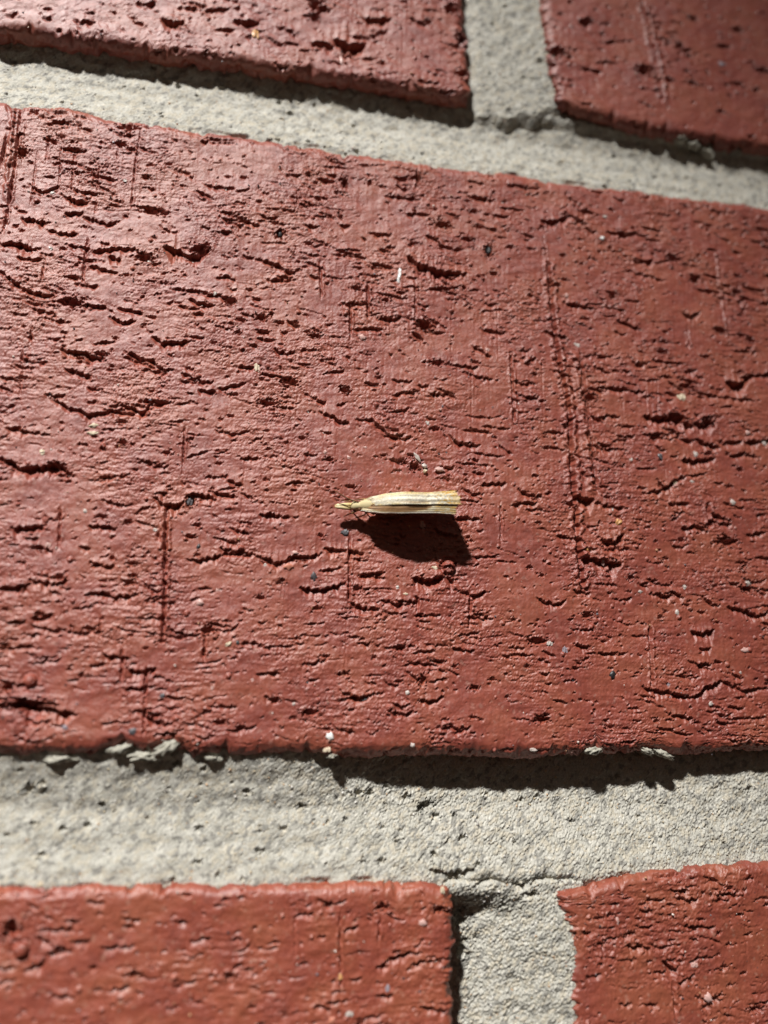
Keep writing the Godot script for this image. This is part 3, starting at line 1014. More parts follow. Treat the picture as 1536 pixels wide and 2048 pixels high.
	grain(b, "P", -21.44, 5.21, 0.24, 0.20)
	grain(b, "W", -32.71, 51.2, 0.22, 0.18)
	grain(b, "W", -38.89, 49.03, 0.26, 0.17)
	grain(b, "W", -38.41, 43.46, 0.21, 0.17)
	grain(b, "W", -29.9, 43.3, 0.22, 0.18)
	grain(b, "W", -23.72, 40.71, 0.18, 0.23)
	grain(b, "P", -19.38, 39.23, 0.32, 0.18)
	grain(b, "P", -9.81, 37.83, 0.34, 0.34)
	grain(b, "P", 2.54, 37.82, 0.25, 0.20)
	grain(b, "P", -15.74, 10.99, 0.13, 0.13)
	grain(b, "P", -18.2, 5.89, 0.17, 0.17)
	grain(b, "K", -19.64, 8.96, 0.17, 0.21)
	grain(b, "K", -23.46, 17, 0.17, 0.25)


func upper_bricks() -> void:
	var r := Relief.new(-55.0, 65.0, 1.2, 84.0, 0.12, 6)
	clay_relief(r, 202, 0.75, 1300, 420)
	r.tear(0.24, [-27.35, 71.45, -25.9, 71.87, -24.43, 72.17])
	r.tear(0.39, [-23.85, 70.83, -22.36, 70.95, -21.62, 71.1])
	r.tear(0.36, [-16.44, 74.6, -15.39, 74.38, -14.34, 74.22])
	r.pit(-15.91, 74.4, 0.46, 0.43)
	r.pit(-15.84, 72.87, 0.46, 0.49)
	r.tear(0.36, [-15.97, 69.96, -14.69, 70.03, -13.91, 69.87])
	r.tear(0.67, [-13.42, 70.7, -12.37, 70.29, -10.8, 70.59])
	r.tear(0.47, [-10.64, 73.91, -9.05, 74.04, -7.98, 74.45])
	r.pit(-12.06, 69.07, 0.52, 0.24)
	r.tear(0.16, [-12.06, 68.89, -9.18, 69.12])
	r.pit(-1.18, 76.97, 0.72, 0.58)
	r.pit(-3.81, 74.78, 0.44, 0.25)
	r.tear(0.26, [-9.27, 72.5, -8.21, 72.71])
	r.pit(-0.23, 73.26, 0.55, 0.82)
	r.pit(-0.44, 69.02, 0.60, 0.43)
	r.tear(0.43, [-30.82, 69.91, -29.88, 69.63, -28.93, 69.82])
	r.tear(0.28, [-33.37, 71.11, -31.72, 71.45])
	r.tear(0.23, [-38.92, 67.93, -37.1, 68.18])
	r.tear(0.19, [-25.74, 69.5, -23.78, 69.77])
	var b := make_brick(202, Rect2(-193.6, 66.1, 194.0, 57.2), {
		"top": line([0, 123.3]), "bottom": line([-60, 65.6, -45.6, 65.67, -34.2, 66.05, -22.1, 66.1, -9.3, 66.33, 0.4, 66.2]),
		"left": line([0, -193.6]), "right": line([66, 0.85, 72, 0.64, 79, 0.1, 90, 0.2]),
	}, r, 0.12, 0.9, Color(1.0, 1.0, 1.05), 220)
	grain(b, "P", -12.92, 68.24, 0.21, 0.57)
	grain(b, "O", -21.68, 69.58, 0.40, 0.59)
	r = Relief.new(8.6, 65.0, 46.0, 90.0, 0.12, 7)
	clay_relief(r, 303, 0.6, 420, 420)
	r.pit(10.52, 73.6, 0.76, 0.58)
	r.tear(0.36, [13.47, 78.3, 14.54, 78.44])
	r.pit(20.83, 73.12, 0.85, 0.59)
	r.pit(27.36, 81.35, 0.51, 0.35)
	r.pit(23.69, 72.33, 0.55, 0.33)
	r.pit(26.63, 72.47, 0.62, 0.33)
	r.pit(35.82, 75.87, 0.78, 0.34)
	r.tear(0.18, [15.76, 75.9, 20.01, 77.06])
	r.pit(25.4, 77.23, 0.38, 0.41)
	r.pit(14.54, 78.44, 0.54, 0.34)
	r.pit(33.05, 80.96, 0.59, 0.28)
	r.ridge(0.44, [21.52, 82.77, 22.23, 78.83, 23.12, 73.01, 23.5, 69.18])
	r.groove(0.31, [21.02, 82.67, 21.74, 78.73, 22.51, 72.9, 22.89, 69.08])
	b = make_brick(303, Rect2(9.6, 66.2, 194.0, 57.2), {
		"top": line([0, 123.4]), "bottom": line([9.6, 67.1, 14.0, 66.7, 18.5, 66.2, 24.5, 65.6, 36, 65.84]),
		"left": line([66, 10.5, 68.6, 10.4, 74.2, 9.5, 80.7, 9.1]), "right": line([0, 203.6]),
	}, r, 0.12, 0.9, Color(0.95, 0.95, 1.0), 160)
	grain(b, "L", 30.61, 75.92, 0.70, 0.45)


func lower_bricks() -> void:
	var r := Relief.new(-44.0, -27.0, 0.0, -9.6, 0.09, 8)
	clay_relief(r, 404, 0.85, 1000, 160)
	r.pit(-35, -12.84, 0.50, 0.59)
	r.bump(-34.13, -14.24, 0.57)
	r.tear(0.35, [-33.69, -15.54, -33.19, -15.29, -32.52, -14.97])
	r.tear(0.19, [-27.01, -12.19, -25.68, -12.48])
	r.tear(0.19, [-23.43, -12.47, -22.1, -12.61])
	r.tear(0.14, [-32.87, -11.93, -32.13, -12.05])
	r.pit(-26.39, -12.92, 0.37, 0.18)
	r.tear(0.22, [-30.33, -13.74, -29.25, -13.64])
	r.tear(0.18, [-28.46, -14.25, -25.9, -14.16])
	r.tear(0.21, [-32.4, -14.46, -30.44, -14.36])
	r.pit(-28.79, -15.69, 0.29, 0.21)
	r.pit(-25.72, -16.25, 0.59, 0.24)
	r.tear(0.22, [-27.62, -17.27, -26.01, -16.99])
	r.tear(0.18, [-31.72, -17.37, -29.92, -17.61])
	r.pit(-22.49, -17.24, 0.37, 0.14)
	r.tear(0.24, [-13.75, -12.3, -12.35, -12.22])
	r.pit(-11.16, -11.7, 0.28, 0.22)
	r.pit(-6.65, -11.92, 0.50, 0.34)
	r.groove(0.12, [-13.75, -12.37, -13.59, -15.64])
	r.groove(0.16, [-10.13, -12.09, -9.83, -18.29])
	r.groove(0.17, [-6.84, -12.55, -6.9, -14.96])
	r.groove(0.17, [-2.74, -12.47, -2.85, -13.79])
	r.tear(0.20, [-9.88, -13.51, -8.66, -13.32])
	r.tear(0.33, [-6.94, -16.42, -5.94, -15.73, -4.5, -15.33])
	r.tear(0.21, [-3.88, -14.95, -3.26, -14.52])
	r.pit(-1.81, -12.12, 0.55, 0.34)
	r.tear(0.25, [-4.27, -16.34, -3.45, -16, -1.57, -16.06])
	r.tear(0.24, [-11.86, -18.98, -11.07, -18.94, -10.67, -19.14])
	r.tear(0.20, [-10.88, -18.77, -9.9, -18.57])
	r.tear(0.29, [-3.2, -19.29, -2.37, -19.61, -1.33, -19.66])
	r.tear(0.20, [-7.09, -18.4, -5.67, -18.46])
	r.pit(-18.57, -16.7, 0.46, 0.28)
	r.tear(0.16, [-9.15, -17.17, -8.14, -17.21])
	var b := make_brick(404, Rect2(-194.7, -67.4, 194.0, 57.2), {
		"top": line([-60, -10.1, -36.3, -10.04, -27.1, -10.12, -17.4, -10.25, -2.9, -10.36, -0.8, -10.75]), "bottom": line([0, -67.4]),
		"left": line([0, -194.7]), "right": line([-25, -0.5, -15.5, -0.68, -11, -0.75]),
	}, r, 0.09, 0.75, Color(1.06, 1.1, 1.0), 200)
	grain(b, "P", -34.2, -14.23, 0.32, 0.21)
	grain(b, "W", -9.06, -19.67, 0.36, 0.24)
	grain(b, "S", -10.44, -20.03, 0.40, 0.32)
	grain(b, "O", -9.95, -17.03, 0.24, 0.24)
	grain(b, "L", -6.09, -18.08, 0.20, 0.37)
	grain(b, "P", -3.28, -13.21, 0.34, 0.38)
	grain(b, "C", -1.61, -10.79, 0.21, 0.30)
	r = Relief.new(8.4, -30.0, 38.0, -8.9, 0.09, 9)
	clay_relief(r, 505, 1.1, 1100, 360)
	r.pit(10.96, -14.47, 0.41, 0.15)
	r.pit(13.29, -13.09, 0.37, 0.16)
	r.pit(12.18, -13.33, 0.36, 0.16)
	r.pit(15.06, -14.63, 0.46, 0.16)
	r.tear(0.27, [14.69, -15.48, 16.07, -15.64])
	r.tear(0.37, [18.09, -16.76, 18.89, -17.37, 19.22, -17.26])
	r.tear(0.23, [20.41, -17.03, 21.41, -16.21])
	r.tear(0.23, [19.38, -18.55, 20.82, -17.95])
	r.tear(0.23, [17.11, -17.69, 18.28, -17.54])
	r.tear(0.18, [10.53, -17.71, 12.33, -17.7])
	r.tear(0.22, [13.81, -19.92, 14.8, -19.89])
	r.tear(0.23, [15.85, -19.85, 17.2, -20.18])
	r.pit(26.51, -20.97, 0.76, 0.23)
	r.pit(21.71, -20.57, 0.37, 0.23)
	r.groove(0.23, [18.78, -18.33, 18.96, -21.39])
	r.groove(0.14, [12.55, -14.24, 12.44, -17.13])
	r.tear(0.24, [19.9, -14.06, 22.99, -14.27])
	r.pit(18.91, -12.44, 0.38, 0.16)
	r.tear(0.29, [19.57, -11.77, 21.47, -11.98])
	r.pit(23.69, -17.54, 0.38, 0.16)
	r.pit(21.59, -13.71, 0.33, 0.16)
	r.pit(23.63, -12.15, 0.39, 0.20)
	r.pit(25.47, -13.41, 0.34, 0.16)
	r.pit(26.31, -15.05, 0.39, 0.16)
	r.pit(21, -15.28, 0.33, 0.16)
	r.pit(24.31, -15.79, 0.34, 0.16)
	r.pit(16.96, -11.99, 0.33, 0.16)
	b = make_brick(505, Rect2(9.2, -66.8, 194.0, 57.2), {
		"top": line([9.0, -11.3, 11.5, -10.9, 15.1, -9.99, 22.3, -9.54, 29.1, -9.2, 45, -9.1]), "bottom": line([0, -66.8]),
		"left": line([-22, 9.75, -17.8, 9.7, -14.7, 9.75, -11.5, 8.8]), "right": line([0, 203.2]),
	}, r, 0.09, 0.7, Color(1.0, 1.06, 1.0), 180)
	grain(b, "P", 21.86, -19.81, 0.42, 0.42)
	grain(b, "P", 20.87, -17.25, 0.38, 0.23)
	grain(b, "P", 13.87, -13.5, 0.18, 0.37)


# -------------------------------------------------------------------------------- mortar

func mortar_patch(r: Relief, seed_: int, profile: Callable, coarse: Callable) -> MeshInstance3D:
	# sand and cement: grains stand out of a lime-grey bed
	var sand := noise(seed_, 3.3, FastNoiseLite.TYPE_CELLULAR)
	sand.cellular_return_type = FastNoiseLite.RETURN_DISTANCE2_SUB
	var tint := noise(seed_, 3.3, FastNoiseLite.TYPE_CELLULAR)
	tint.cellular_return_type = FastNoiseLite.RETURN_CELL_VALUE
	var swell := noise(seed_ + 2, 0.35, FastNoiseLite.TYPE_SIMPLEX, 2)
	var crumb := noise(seed_ + 3, 1.1, FastNoiseLite.TYPE_SIMPLEX, 3)
	var grit := noise(seed_ + 7, 3.6, FastNoiseLite.TYPE_SIMPLEX, 2)
	var stain := noise(seed_ + 4, 0.25, FastNoiseLite.TYPE_SIMPLEX, 3)
	var pos := PackedVector3Array()
	var col := PackedColorArray()
	pos.resize(r.nx * r.ny)
	col.resize(r.nx * r.ny)
	var grey := Color(0.42, 0.405, 0.35)
	var cream := Color(0.46, 0.405, 0.305)
	var white := Color(0.52, 0.505, 0.45)
	var dark := Color(0.13, 0.125, 0.115)
	if r.step < 0.5:
		var rng := RandomNumberGenerator.new()
		rng.seed = seed_
		for n in int(r.nx * r.ny * r.step * r.step * 0.3):
			var s := 0.07 + 0.16 * pow(rng.randf(), 4.0)
			r.pit(r.x0 + rng.randf() * r.nx * r.step, r.y0 + rng.randf() * r.ny * r.step, s * rng.randf_range(0.9, 1.6), s, 1.3)
	for j in r.ny:
		var y := r.y0 + j * r.step
		for i in r.nx:
			var x := r.x0 + i * r.step
			var k := j * r.nx + i
			var c := crumb.get_noise_2d(x, y)
			var rough: float = coarse.call(x, y)
			var g := sand.get_noise_2d(x + 0.25 * c, y + 0.2 * c) + 1.0
			var z: float = profile.call(x, y)
			z += 0.12 * swell.get_noise_2d(x, y) + rough * (0.04 * c + 0.10 * minf(g, 0.75) + 0.09 * grit.get_noise_2d(x, y)) + r.h[k]
			pos[k] = Vector3(x, y, z)
			var t := tint.get_noise_2d(x + 0.25 * c, y + 0.2 * c)
			var s := stain.get_noise_2d(x, y)
			var m := grey.lerp(white, clampf(0.25 + 0.45 * s, 0.0, 0.8))
			if t > 0.45:
				m = m.lerp(cream, 0.5)
			elif t > 0.2:
				m = m.lerp(white, 0.5)
			elif t < -0.7:
				m = m.lerp(dark, 0.6)
			var f := 1.0 + 0.1 * c + 0.34 * grit.get_noise_2d(x * 1.3 + 9.0, y * 1.3)
			col[k] = Color(pow(m.r * f, 0.4545), pow(m.g * f, 0.4545), pow(m.b * f, 0.4545))
	return mesh_object("mortar_joint", sheet(pos, col, r.nx, r.ny), mortar_mat, wall)


func sparkle(b: Node3D, r: Relief, count: int, seed_: int) -> void:
	# clear sand grains on the mortar; they glint
	var rng := RandomNumberGenerator.new()
	rng.seed = seed_
	var verts: PackedVector3Array = b.mesh.surface_get_arrays(0)[Mesh.ARRAY_VERTEX]
	var mm := MultiMesh.new()
	mm.transform_format = MultiMesh.TRANSFORM_3D
	mm.use_colors = true
	mm.mesh = pebble(78, 4, 6, 0.35)
	mm.instance_count = count
	var tones := [Color(0.62, 0.60, 0.56), Color(0.50, 0.47, 0.40), Color(0.52, 0.43, 0.29), Color(0.24, 0.22, 0.2), Color(0.5, 0.33, 0.2)]
	for k in count:
		var n := rng.randi() % verts.size()
		var s := 0.045 + 0.085 * pow(rng.randf(), 2.5)
		var basis_ := Basis.from_euler(Vector3(rng.randf() * TAU, rng.randf() * TAU, rng.randf() * TAU)) * Basis.from_scale(Vector3(s, s * rng.randf_range(0.6, 1.2), s) * MM)
		mm.set_instance_transform(k, Transform3D(basis_, verts[n] - Vector3(0, 0, 0.35 * s * MM)))
		var c: Color = tones[mini(int(pow(rng.randf(), 1.6) * 5.0), 4)]
		mm.set_instance_color(k, Color(pow(c.r, 0.4545), pow(c.g, 0.4545), pow(c.b, 0.4545)))
	var o := MultiMeshInstance3D.new()
	o.name = "sand_grains"
	o.multimesh = mm
	var m := StandardMaterial3D.new()
	m.vertex_color_use_as_albedo = true
	m.vertex_color_is_srgb = true
	m.roughness = 0.32
	o.material_override = m
	o.set_meta("kind", "stuff")
	b.add_child(o, true)


func curve(t: float, knots: Array) -> float:
	# smooth height through [t, z] knots
	if t <= knots[0][0]:
		return knots[0][1]
	for k in range(1, knots.size()):
		if t <= knots[k][0]:
			var u: float = (t - knots[k - 1][0]) / (knots[k][0] - knots[k - 1][0])
			return lerpf(knots[k - 1][1], knots[k][1], u * u * (3.0 - 2.0 * u) * 0.6 + u * 0.4)
	return knots[-1][1]


func bed_below() -> void:
	var r := Relief.new(-50.0, -12.2, 42.0, 1.4, 0.095, 21)
	r.pit(-21.89, -6.14, 0.27, 0.23)
	r.pit(-21.71, -8.57, 0.36, 0.18)
	r.pit(-13.43, -4.46, 0.36, 0.23)
	r.pit(-14.93, -6.21, 0.36, 0.18)
	r.pit(-2.98, -4.91, 0.36, 0.41)
	r.pit(-2.37, -4.63, 0.55, 0.36)
	r.pit(-1.56, -5.53, 0.41, 0.27)
	r.pit(-8.59, -3.48, 0.36, 0.27)
	r.pit(-7.51, -3.48, 0.27, 0.36)
	r.pit(-35.3, -3.03, 0.41, 0.36)
	r.pit(-1.98, -8.53, 0.27, 0.45)
	r.pit(5.4, -7.63, 0.18, 0.27)
	r.pit(-4.23, -3.89, 0.36, 0.32)
	r.pit(1.78, -9.19, 0.27, 0.27)
	r.tear(0.41, [-2.36, -9.39, -0.7, -9.69, 1.5, -9.34])
	r.tear(0.18, [-3.33, -8.66, -2.9, -8.28])
	r.tear(0.18, [-1.16, -7.51, -0.5, -7.11])
	var tooled := [[0.0, -0.9], [0.1, -1.2], [0.25, -1.65], [0.45, -1.9], [0.7, -1.5], [0.9, -1.0], [1.0, -0.8], [1.2, -2.0]]
	var deep := [[0.0, -3.6], [0.25, -3.4], [0.42, -3.05], [0.7, -1.95], [0.9, -1.2], [1.0, -0.95], [1.2, -2.2]]
	var middling := [[0.0, -2.6], [0.28, -2.2], [0.5, -1.9], [0.75, -1.4], [1.0, -0.8], [1.2, -2.0]]
	var gap := noise(77, 0.16, FastNoiseLite.TYPE_SIMPLEX, 5)
	var o := mortar_patch(r, 31, func(x: float, y: float) -> float:
		var t := -y / 10.2
		var z := lerpf(curve(t, tooled), curve(t, deep), smoothstep(-17.0, 1.0, x))
		z = lerpf(z, curve(t, middling), smoothstep(12.0, 30.0, x))
		if x > -1.5 and x < 10.5:
			var ragged := 1.3 * gap.get_noise_2d(x * 1.3, 5.0)
			z -= smoothstep(-10.0 + ragged, -12.2 + ragged, y) * 1.1
		else:
			z -= 0.3 * smoothstep(-9.75, -10.2, y) * clampf(0.0 + 2.2 * gap.get_noise_2d(x, 0.0), 0.0, 1.0)
		return z, func(x: float, y: float) -> float:
		return lerpf(0.45, 1.25, smoothstep(-18.0, -3.0, x + 0.7 * (y + 4.0))))
	sparkle(o, r, 2600, 5)


func bed_above() -> void:
	var r := Relief.new(-56.0, 57.0, 52.0, 68.2, 0.11, 22)
	var open := [[0.0, -1.75], [0.1, -1.9], [0.25, -2.1], [0.45, -1.95], [0.65, -1.45], [0.85, -0.9], [1.0, -0.6]]
	var filled := [[0.0, -1.2], [0.12, -1.8], [0.35, -2.05], [0.6, -1.6], [0.85, -0.95], [1.0, -0.6]]
	var gap := noise(78, 0.16, FastNoiseLite.TYPE_SIMPLEX, 5)
	var o := mortar_patch(r, 41, func(x: float, y: float) -> float:
		var t := (66.2 - y) / 8.1
		return lerpf(curve(t, open), curve(t, filled), smoothstep(-4.0, 12.0, x)) - 0.35 * smoothstep(58.6, 58.2, y) * clampf(-0.15 + 2.2 * gap.get_noise_2d(x, 0.0), 0.0, 1.0), func(_x: float, _y: float) -> float:
		return 0.45)
	sparkle(o, r, 1500, 6)


func head_above() -> void:
	var r := Relief.new(-1.6, 63.4, 12.4, 92.0, 0.11, 23)
	var o := mortar_patch(r, 51, func(x: float, y: float) -> float:
		var s := (x - 0.6) / 9.3
		var z := curve(s, [[0.0, -2.1], [0.2, -1.5], [0.5, -1.15], [1.0, -0.7]])
		var foot := 64.35 + 0.9 * absf(s - 0.35) * absf(s - 0.35) * 4.0 + 0.25 * sin(x * 2.1)
		return z - 1.9 * (1.0 - sqrt(clampf((y - foot + 0.5) / 1.7, 0.0, 1.0))), func(_x: float, _y: float) -> float:
		return 0.8)
	sparkle(o, r, 500, 7)


func head_below() -> void:
	var r := Relief.new(-2.2, -32.0, 11.2, -9.5, 0.09, 24)
	r.tear(0.45, [3.05, -9.64, 4.17, -9.98, 5.51, -10.6, 6.64, -10.51])
	r.tear(0.32, [1.28, -10.91, 2.16, -10.26, 3.05, -9.64])
	r.tear(0.32, [5.72, -11.4, 7.08, -11.31])
	r.pit(4.34, -10.19, 0.41, 0.36)
	r.pit(6.68, -11.52, 0.41, 0.27)
	r.pit(2.08, -15.36, 0.18, 0.18)
	r.pit(0.98, -16.66, 0.45, 0.55)
	r.pit(0.76, -13.96, 0.55, 0.73)
	var o := mortar_patch(r, 61, func(x: float, y: float) -> float:
		var s := (x + 0.6) / 10.2
		var z := curve(s, [[0.0, -3.3], [0.2, -3.0], [0.5, -1.7], [0.8, -0.8], [1.0, -0.35]])
		return lerpf(z, -1.05, smoothstep(-13.5, -11.0, y)) - 1.5 * smoothstep(-10.7, -9.9, y), func(_x: float, _y: float) -> float:
		return 1.35)
	sparkle(o, r, 900, 8)


func mortar_lumps() -> void:
	# blobs of mortar left on the lower edges of the bricks
	var spots := [[-28.3, 0.2, -0.75, 1.0, 0.42, 0.25], [-24.7, 0.4, -0.6, 1.05, 0.5, 0.5], [12.3, 0.35, -0.5, 0.8, 0.35, 0.1], [17.6, 0.35, -0.5, 0.55, 0.3, -0.5], [19.2, 0.1, -0.6, 0.9, 0.28, -0.35], [25.4, 65.75, -0.9, 0.75, 0.42, -0.1], [27.0, 65.6, -1.1, 0.9, 0.5, -0.2], [28.8, 65.0, -1.4, 0.9, 0.35, -0.7], [-11.2, -0.25, -0.6, 0.4, 0.2, 0.1], [-21.0, -0.5, -1.1, 0.9, 0.3, 0.0], [-33.0, -0.6, -1.15, 1.2, 0.35, 0.1], [-26.5, -0.4, -1.0, 1.3, 0.4, 0.0]]
	var k := 0
	for s in spots:
		var o := mesh_object("mortar_lump", lump(200 + k), mortar_mat, wall)
		o.position = Vector3(s[0], s[1], s[2]) * MM
		o.rotation.z = s[5]
		o.scale = Vector3(s[3], s[4], 0.5) * MM
		k += 1


func lump(seed_: int) -> ArrayMesh:
	var n := noise(seed_, 0.9, FastNoiseLite.TYPE_SIMPLEX, 4)
	var st := SurfaceTool.new()
	st.begin(Mesh.PRIMITIVE_TRIANGLES)
	var rings := 16
	var segs := 26
	var point := func(i: int, j: int) -> void:
		var a := PI * i / rings
		var b := TAU * (j % segs) / segs
		var d := Vector3(cos(a), sin(a) * cos(b), sin(a) * sin(b))
		var v := n.get_noise_3dv(d * 1.6)
		var g := 0.64 + 0.1 * n.get_noise_3dv(d * 5.0)
		st.set_color(Color(g, g * 0.98, g * 0.9))
		st.add_vertex(d * (1.0 + 0.75 * v))
	for i in rings:
		for j in segs:
			for q in [[0, 0], [0, 1], [1, 1], [0, 0], [1, 1], [1, 0]]:
				point.call(i + q[0], j + q[1])
	st.generate_normals()
	return st.commit()


func course_middle(course: int) -> float:
	if course == 0:
		return 28.9
	return 94.7 + (course - 1) * 67.0 if course > 0 else -38.9 + (course + 1) * 67.0


func far_joint(ax: float, ay: float, bx: float, by: float, seed_: int) -> void:
	var r := Relief.new(ax, ay, bx, by, 1.1, seed_)
	mortar_patch(r, seed_, func(_x: float, _y: float) -> float:
		return -1.9, func(_x: float, _y: float) -> float:
		return 1.0)


func rest_of_wall() -> void:
	# the bricks and joints outside the close view
	var box := BoxMesh.new()
	box.size = Vector3(0.796, 0.655, 0.08)
	var core := mesh_object("mortar_core", box, mortar_mat, wall)
	core.position = Vector3(0.0045, 0.0, -0.0495)
	core.material_override = paint(Color(0.5, 0.47, 0.4), 0.85)
	for course in range(-5, 5):
		var low := course_middle(course) - 29.5
		var high := course_middle(course) + 29.5
		if course < 4:
			var next := course_middle(course + 1) - 27.8
			if course == -1 or course == 0:
				far_joint(-398.0, high - 1.6, -49.6, next, 80 + course)
				far_joint(41.6, high - 1.6, 407.0, next, 90 + course)
			else:
				far_joint(-398.0, high - 1.6, 407.0, next, 80 + course)
		for x in ([-199.4, 4.6, 208.4] if absi(course) % 2 == 1 else [-301.5, -97.5, 106.6, 311.0]):
			if x == 4.6 and course == 1:
				far_joint(x - 6.5, 91.5, x + 6.5, high, 100)
			elif x == 4.6 and course == -1:
				far_joint(x - 6.5, low, x + 6.5, -31.5, 101)
			else:
				far_joint(x - 6.5, low, x + 6.5, high, 102 + course)
	for variant in 2:
		var r := Relief.new(-0.5, -0.5, 0.5, 0.5, 0.5, 70 + variant)
		var w := 194.0 if variant == 0 else 92.0
		var m := brick_mesh(700 + variant, Rect2(-w / 2, -28.6, w, 57.2), {
			"top": line([0, 28.6]), "bottom": line([0, -28.6]), "left": line([0, -w / 2]), "right": line([0, w / 2])}, r, 2.0, 1.2, Color(1, 1, 1))
		for course in range(-5, 5):
			var cy := course_middle(course)
			if course < -4:
				cy += 1.5
			var odd := absi(course) % 2 == 1
			var places := [-301.0, 310.0] if odd else [-199.6, 208.6]
			if odd and absi(course) > 1:
				places = [-301.0, -97.1, 106.4, 310.0]
			elif not odd and course != 0:
				places = [-199.6, 4.6, 208.6]
			if variant == 1:
				places = [] if odd else [-352.0, 361.0]
			for x in places:
				var o := mesh_object("brick", m, brick_mat, wall)
				o.position = Vector3(x, cy, -0.2) * MM


# ---------------------------------------------------------------------------------- moth

func make_moth() -> void:
	var moth := Node3D.new()
	moth.name = "moth"
	moth.position = Vector3(-10.45, 21.12 + BASE / MM, 0.12) * MM
	moth.rotation.z = 0.062
	add_child(moth)
	tag(moth, "small cream moth with tan streaked folded wings resting on the red brick", "moth")
	var scales := StandardMaterial3D.new()
	scales.vertex_color_use_as_albedo = true
	scales.vertex_color_is_srgb = true
	scales.roughness = 0.55
	scales.backlight_enabled = true
	scales.backlight = Color(0.16, 0.14, 0.1)
	var hair := StandardMaterial3D.new()
	hair.vertex_color_use_as_albedo = true
	hair.vertex_color_is_srgb = true
	hair.roughness = 0.7
	# body: head, thorax and abdomen in one skin
	var st := SurfaceTool.new()
	st.begin(Mesh.PRIMITIVE_TRIANGLES)
	var path := []
	var radii := []
	var tones := []
	var spine := [[-0.12, 1.05, 0.1], [0.0, 1.06, 0.3], [0.2, 1.1, 0.42], [0.45, 1.15, 0.43], [0.68, 1.22, 0.33], [0.85, 1.3, 0.4], [1.2, 1.45, 0.58], [1.8, 1.6, 0.7], [2.5, 1.65, 0.66], [3.1, 1.6, 0.52], [4.0, 1.5, 0.5], [5.5, 1.4, 0.46], [7.0, 1.35, 0.36], [8.0, 1.35, 0.2], [8.3, 1.35, 0.06]]
	for s in spine:
		path.append(Vector3(s[0], 0, s[1]) * MM)
		radii.append(s[2] * MM)
		tones.append(Color(0.79, 0.73, 0.56) if s[0] < 3.2 else Color(0.7, 0.6, 0.45))
	tube(st, path, radii, tones, 16)
	st.generate_normals()
	mesh_object("body", st.commit(), hair, moth)
	for side in [1, -1]:
		mesh_object("forewing", forewing(side), scales, moth)
		st = SurfaceTool.new()
		st.begin(Mesh.PRIMITIVE_TRIANGLES)
		path = [Vector3(0.1, 0.16 * side, 1.0) * MM, Vector3(-0.3, 0.15 * side, 0.95) * MM, Vector3(-0.8, 0.1 * side, 0.98) * MM, Vector3(-1.25, 0.07 * side, 1.03) * MM, Vector3(-1.5, 0.05 * side, 1.05) * MM]
		tube(st, path, [0.16 * MM, 0.19 * MM, 0.2 * MM, 0.16 * MM, 0.06 * MM], [Color(0.85, 0.74, 0.5), Color(0.86, 0.76, 0.52), Color(0.88, 0.8, 0.6), Color(0.9, 0.84, 0.68), Color(0.8, 0.7, 0.5)], 8)
		st.generate_normals()
		mesh_object("palp", st.commit(), hair, moth)
		st = SurfaceTool.new()
		st.begin(Mesh.PRIMITIVE_TRIANGLES)
		path = []
		radii = []
		tones = []
		for k in 13:
			var t := k / 12.0
			if side == 1:
				path.append(Vector3(0.55 - 2.05 * t, 0.26 + 0.92 * t - 0.12 * sin(PI * t), 1.45 + 0.45 * t) * MM)
			else:
				path.append(Vector3(0.55 + 3.4 * t, -0.3 - 0.62 * sin(PI * 0.5 * t), 1.4 - 0.5 * t) * MM)
			radii.append(lerpf(0.085, 0.05, t) * MM)
			tones.append(Color(0.42, 0.29, 0.18))
		tube(st, path, radii, tones, 6)
		st.generate_normals()
		mesh_object("antenna", st.commit(), hair, moth)
		var eye := mesh_object("eye", pebble(92, 8, 12, 0.0), paint(Color(0.03, 0.025, 0.02), 0.25), moth)
		eye.position = Vector3(0.22, 0.36 * side, 1.12) * MM
		eye.scale = Vector3(0.17, 0.12, 0.17) * MM
		for leg in 3:
			st = SurfaceTool.new()
			st.begin(Mesh.PRIMITIVE_TRIANGLES)
			var root_: Vector3 = [Vector3(0.8, 0.25, 1.05), Vector3(1.5, 0.3, 1.0), Vector3(2.3, 0.3, 1.0)][leg]
			var knee: Vector3 = [Vector3(0.15, 0.55, 0.95), Vector3(1.2, 0.72, 0.8), Vector3(3.1, 0.6, 0.8)][leg]
			var heel: Vector3 = [Vector3(-0.25, 0.6, 0.3), Vector3(0.8, 0.8, 0.25), Vector3(4.0, 0.62, 0.2)][leg]
			var toe: Vector3 = [Vector3(-0.6, 0.75, -0.02), Vector3(0.45, 0.85, -0.02), Vector3(4.8, 0.64, -0.02)][leg]
			path = []
			for p in [root_, knee, heel, toe]:
				path.append(Vector3(p.x, p.y * side, p.z) * MM)
			tube(st, path, [0.1 * MM, 0.075 * MM, 0.05 * MM, 0.03 * MM], [Color(0.7, 0.56, 0.36), Color(0.62, 0.48, 0.3), Color(0.5, 0.38, 0.24), Color(0.4, 0.3, 0.2)], 7)
			st.generate_normals()
			mesh_object("leg", st.commit(), hair, moth)


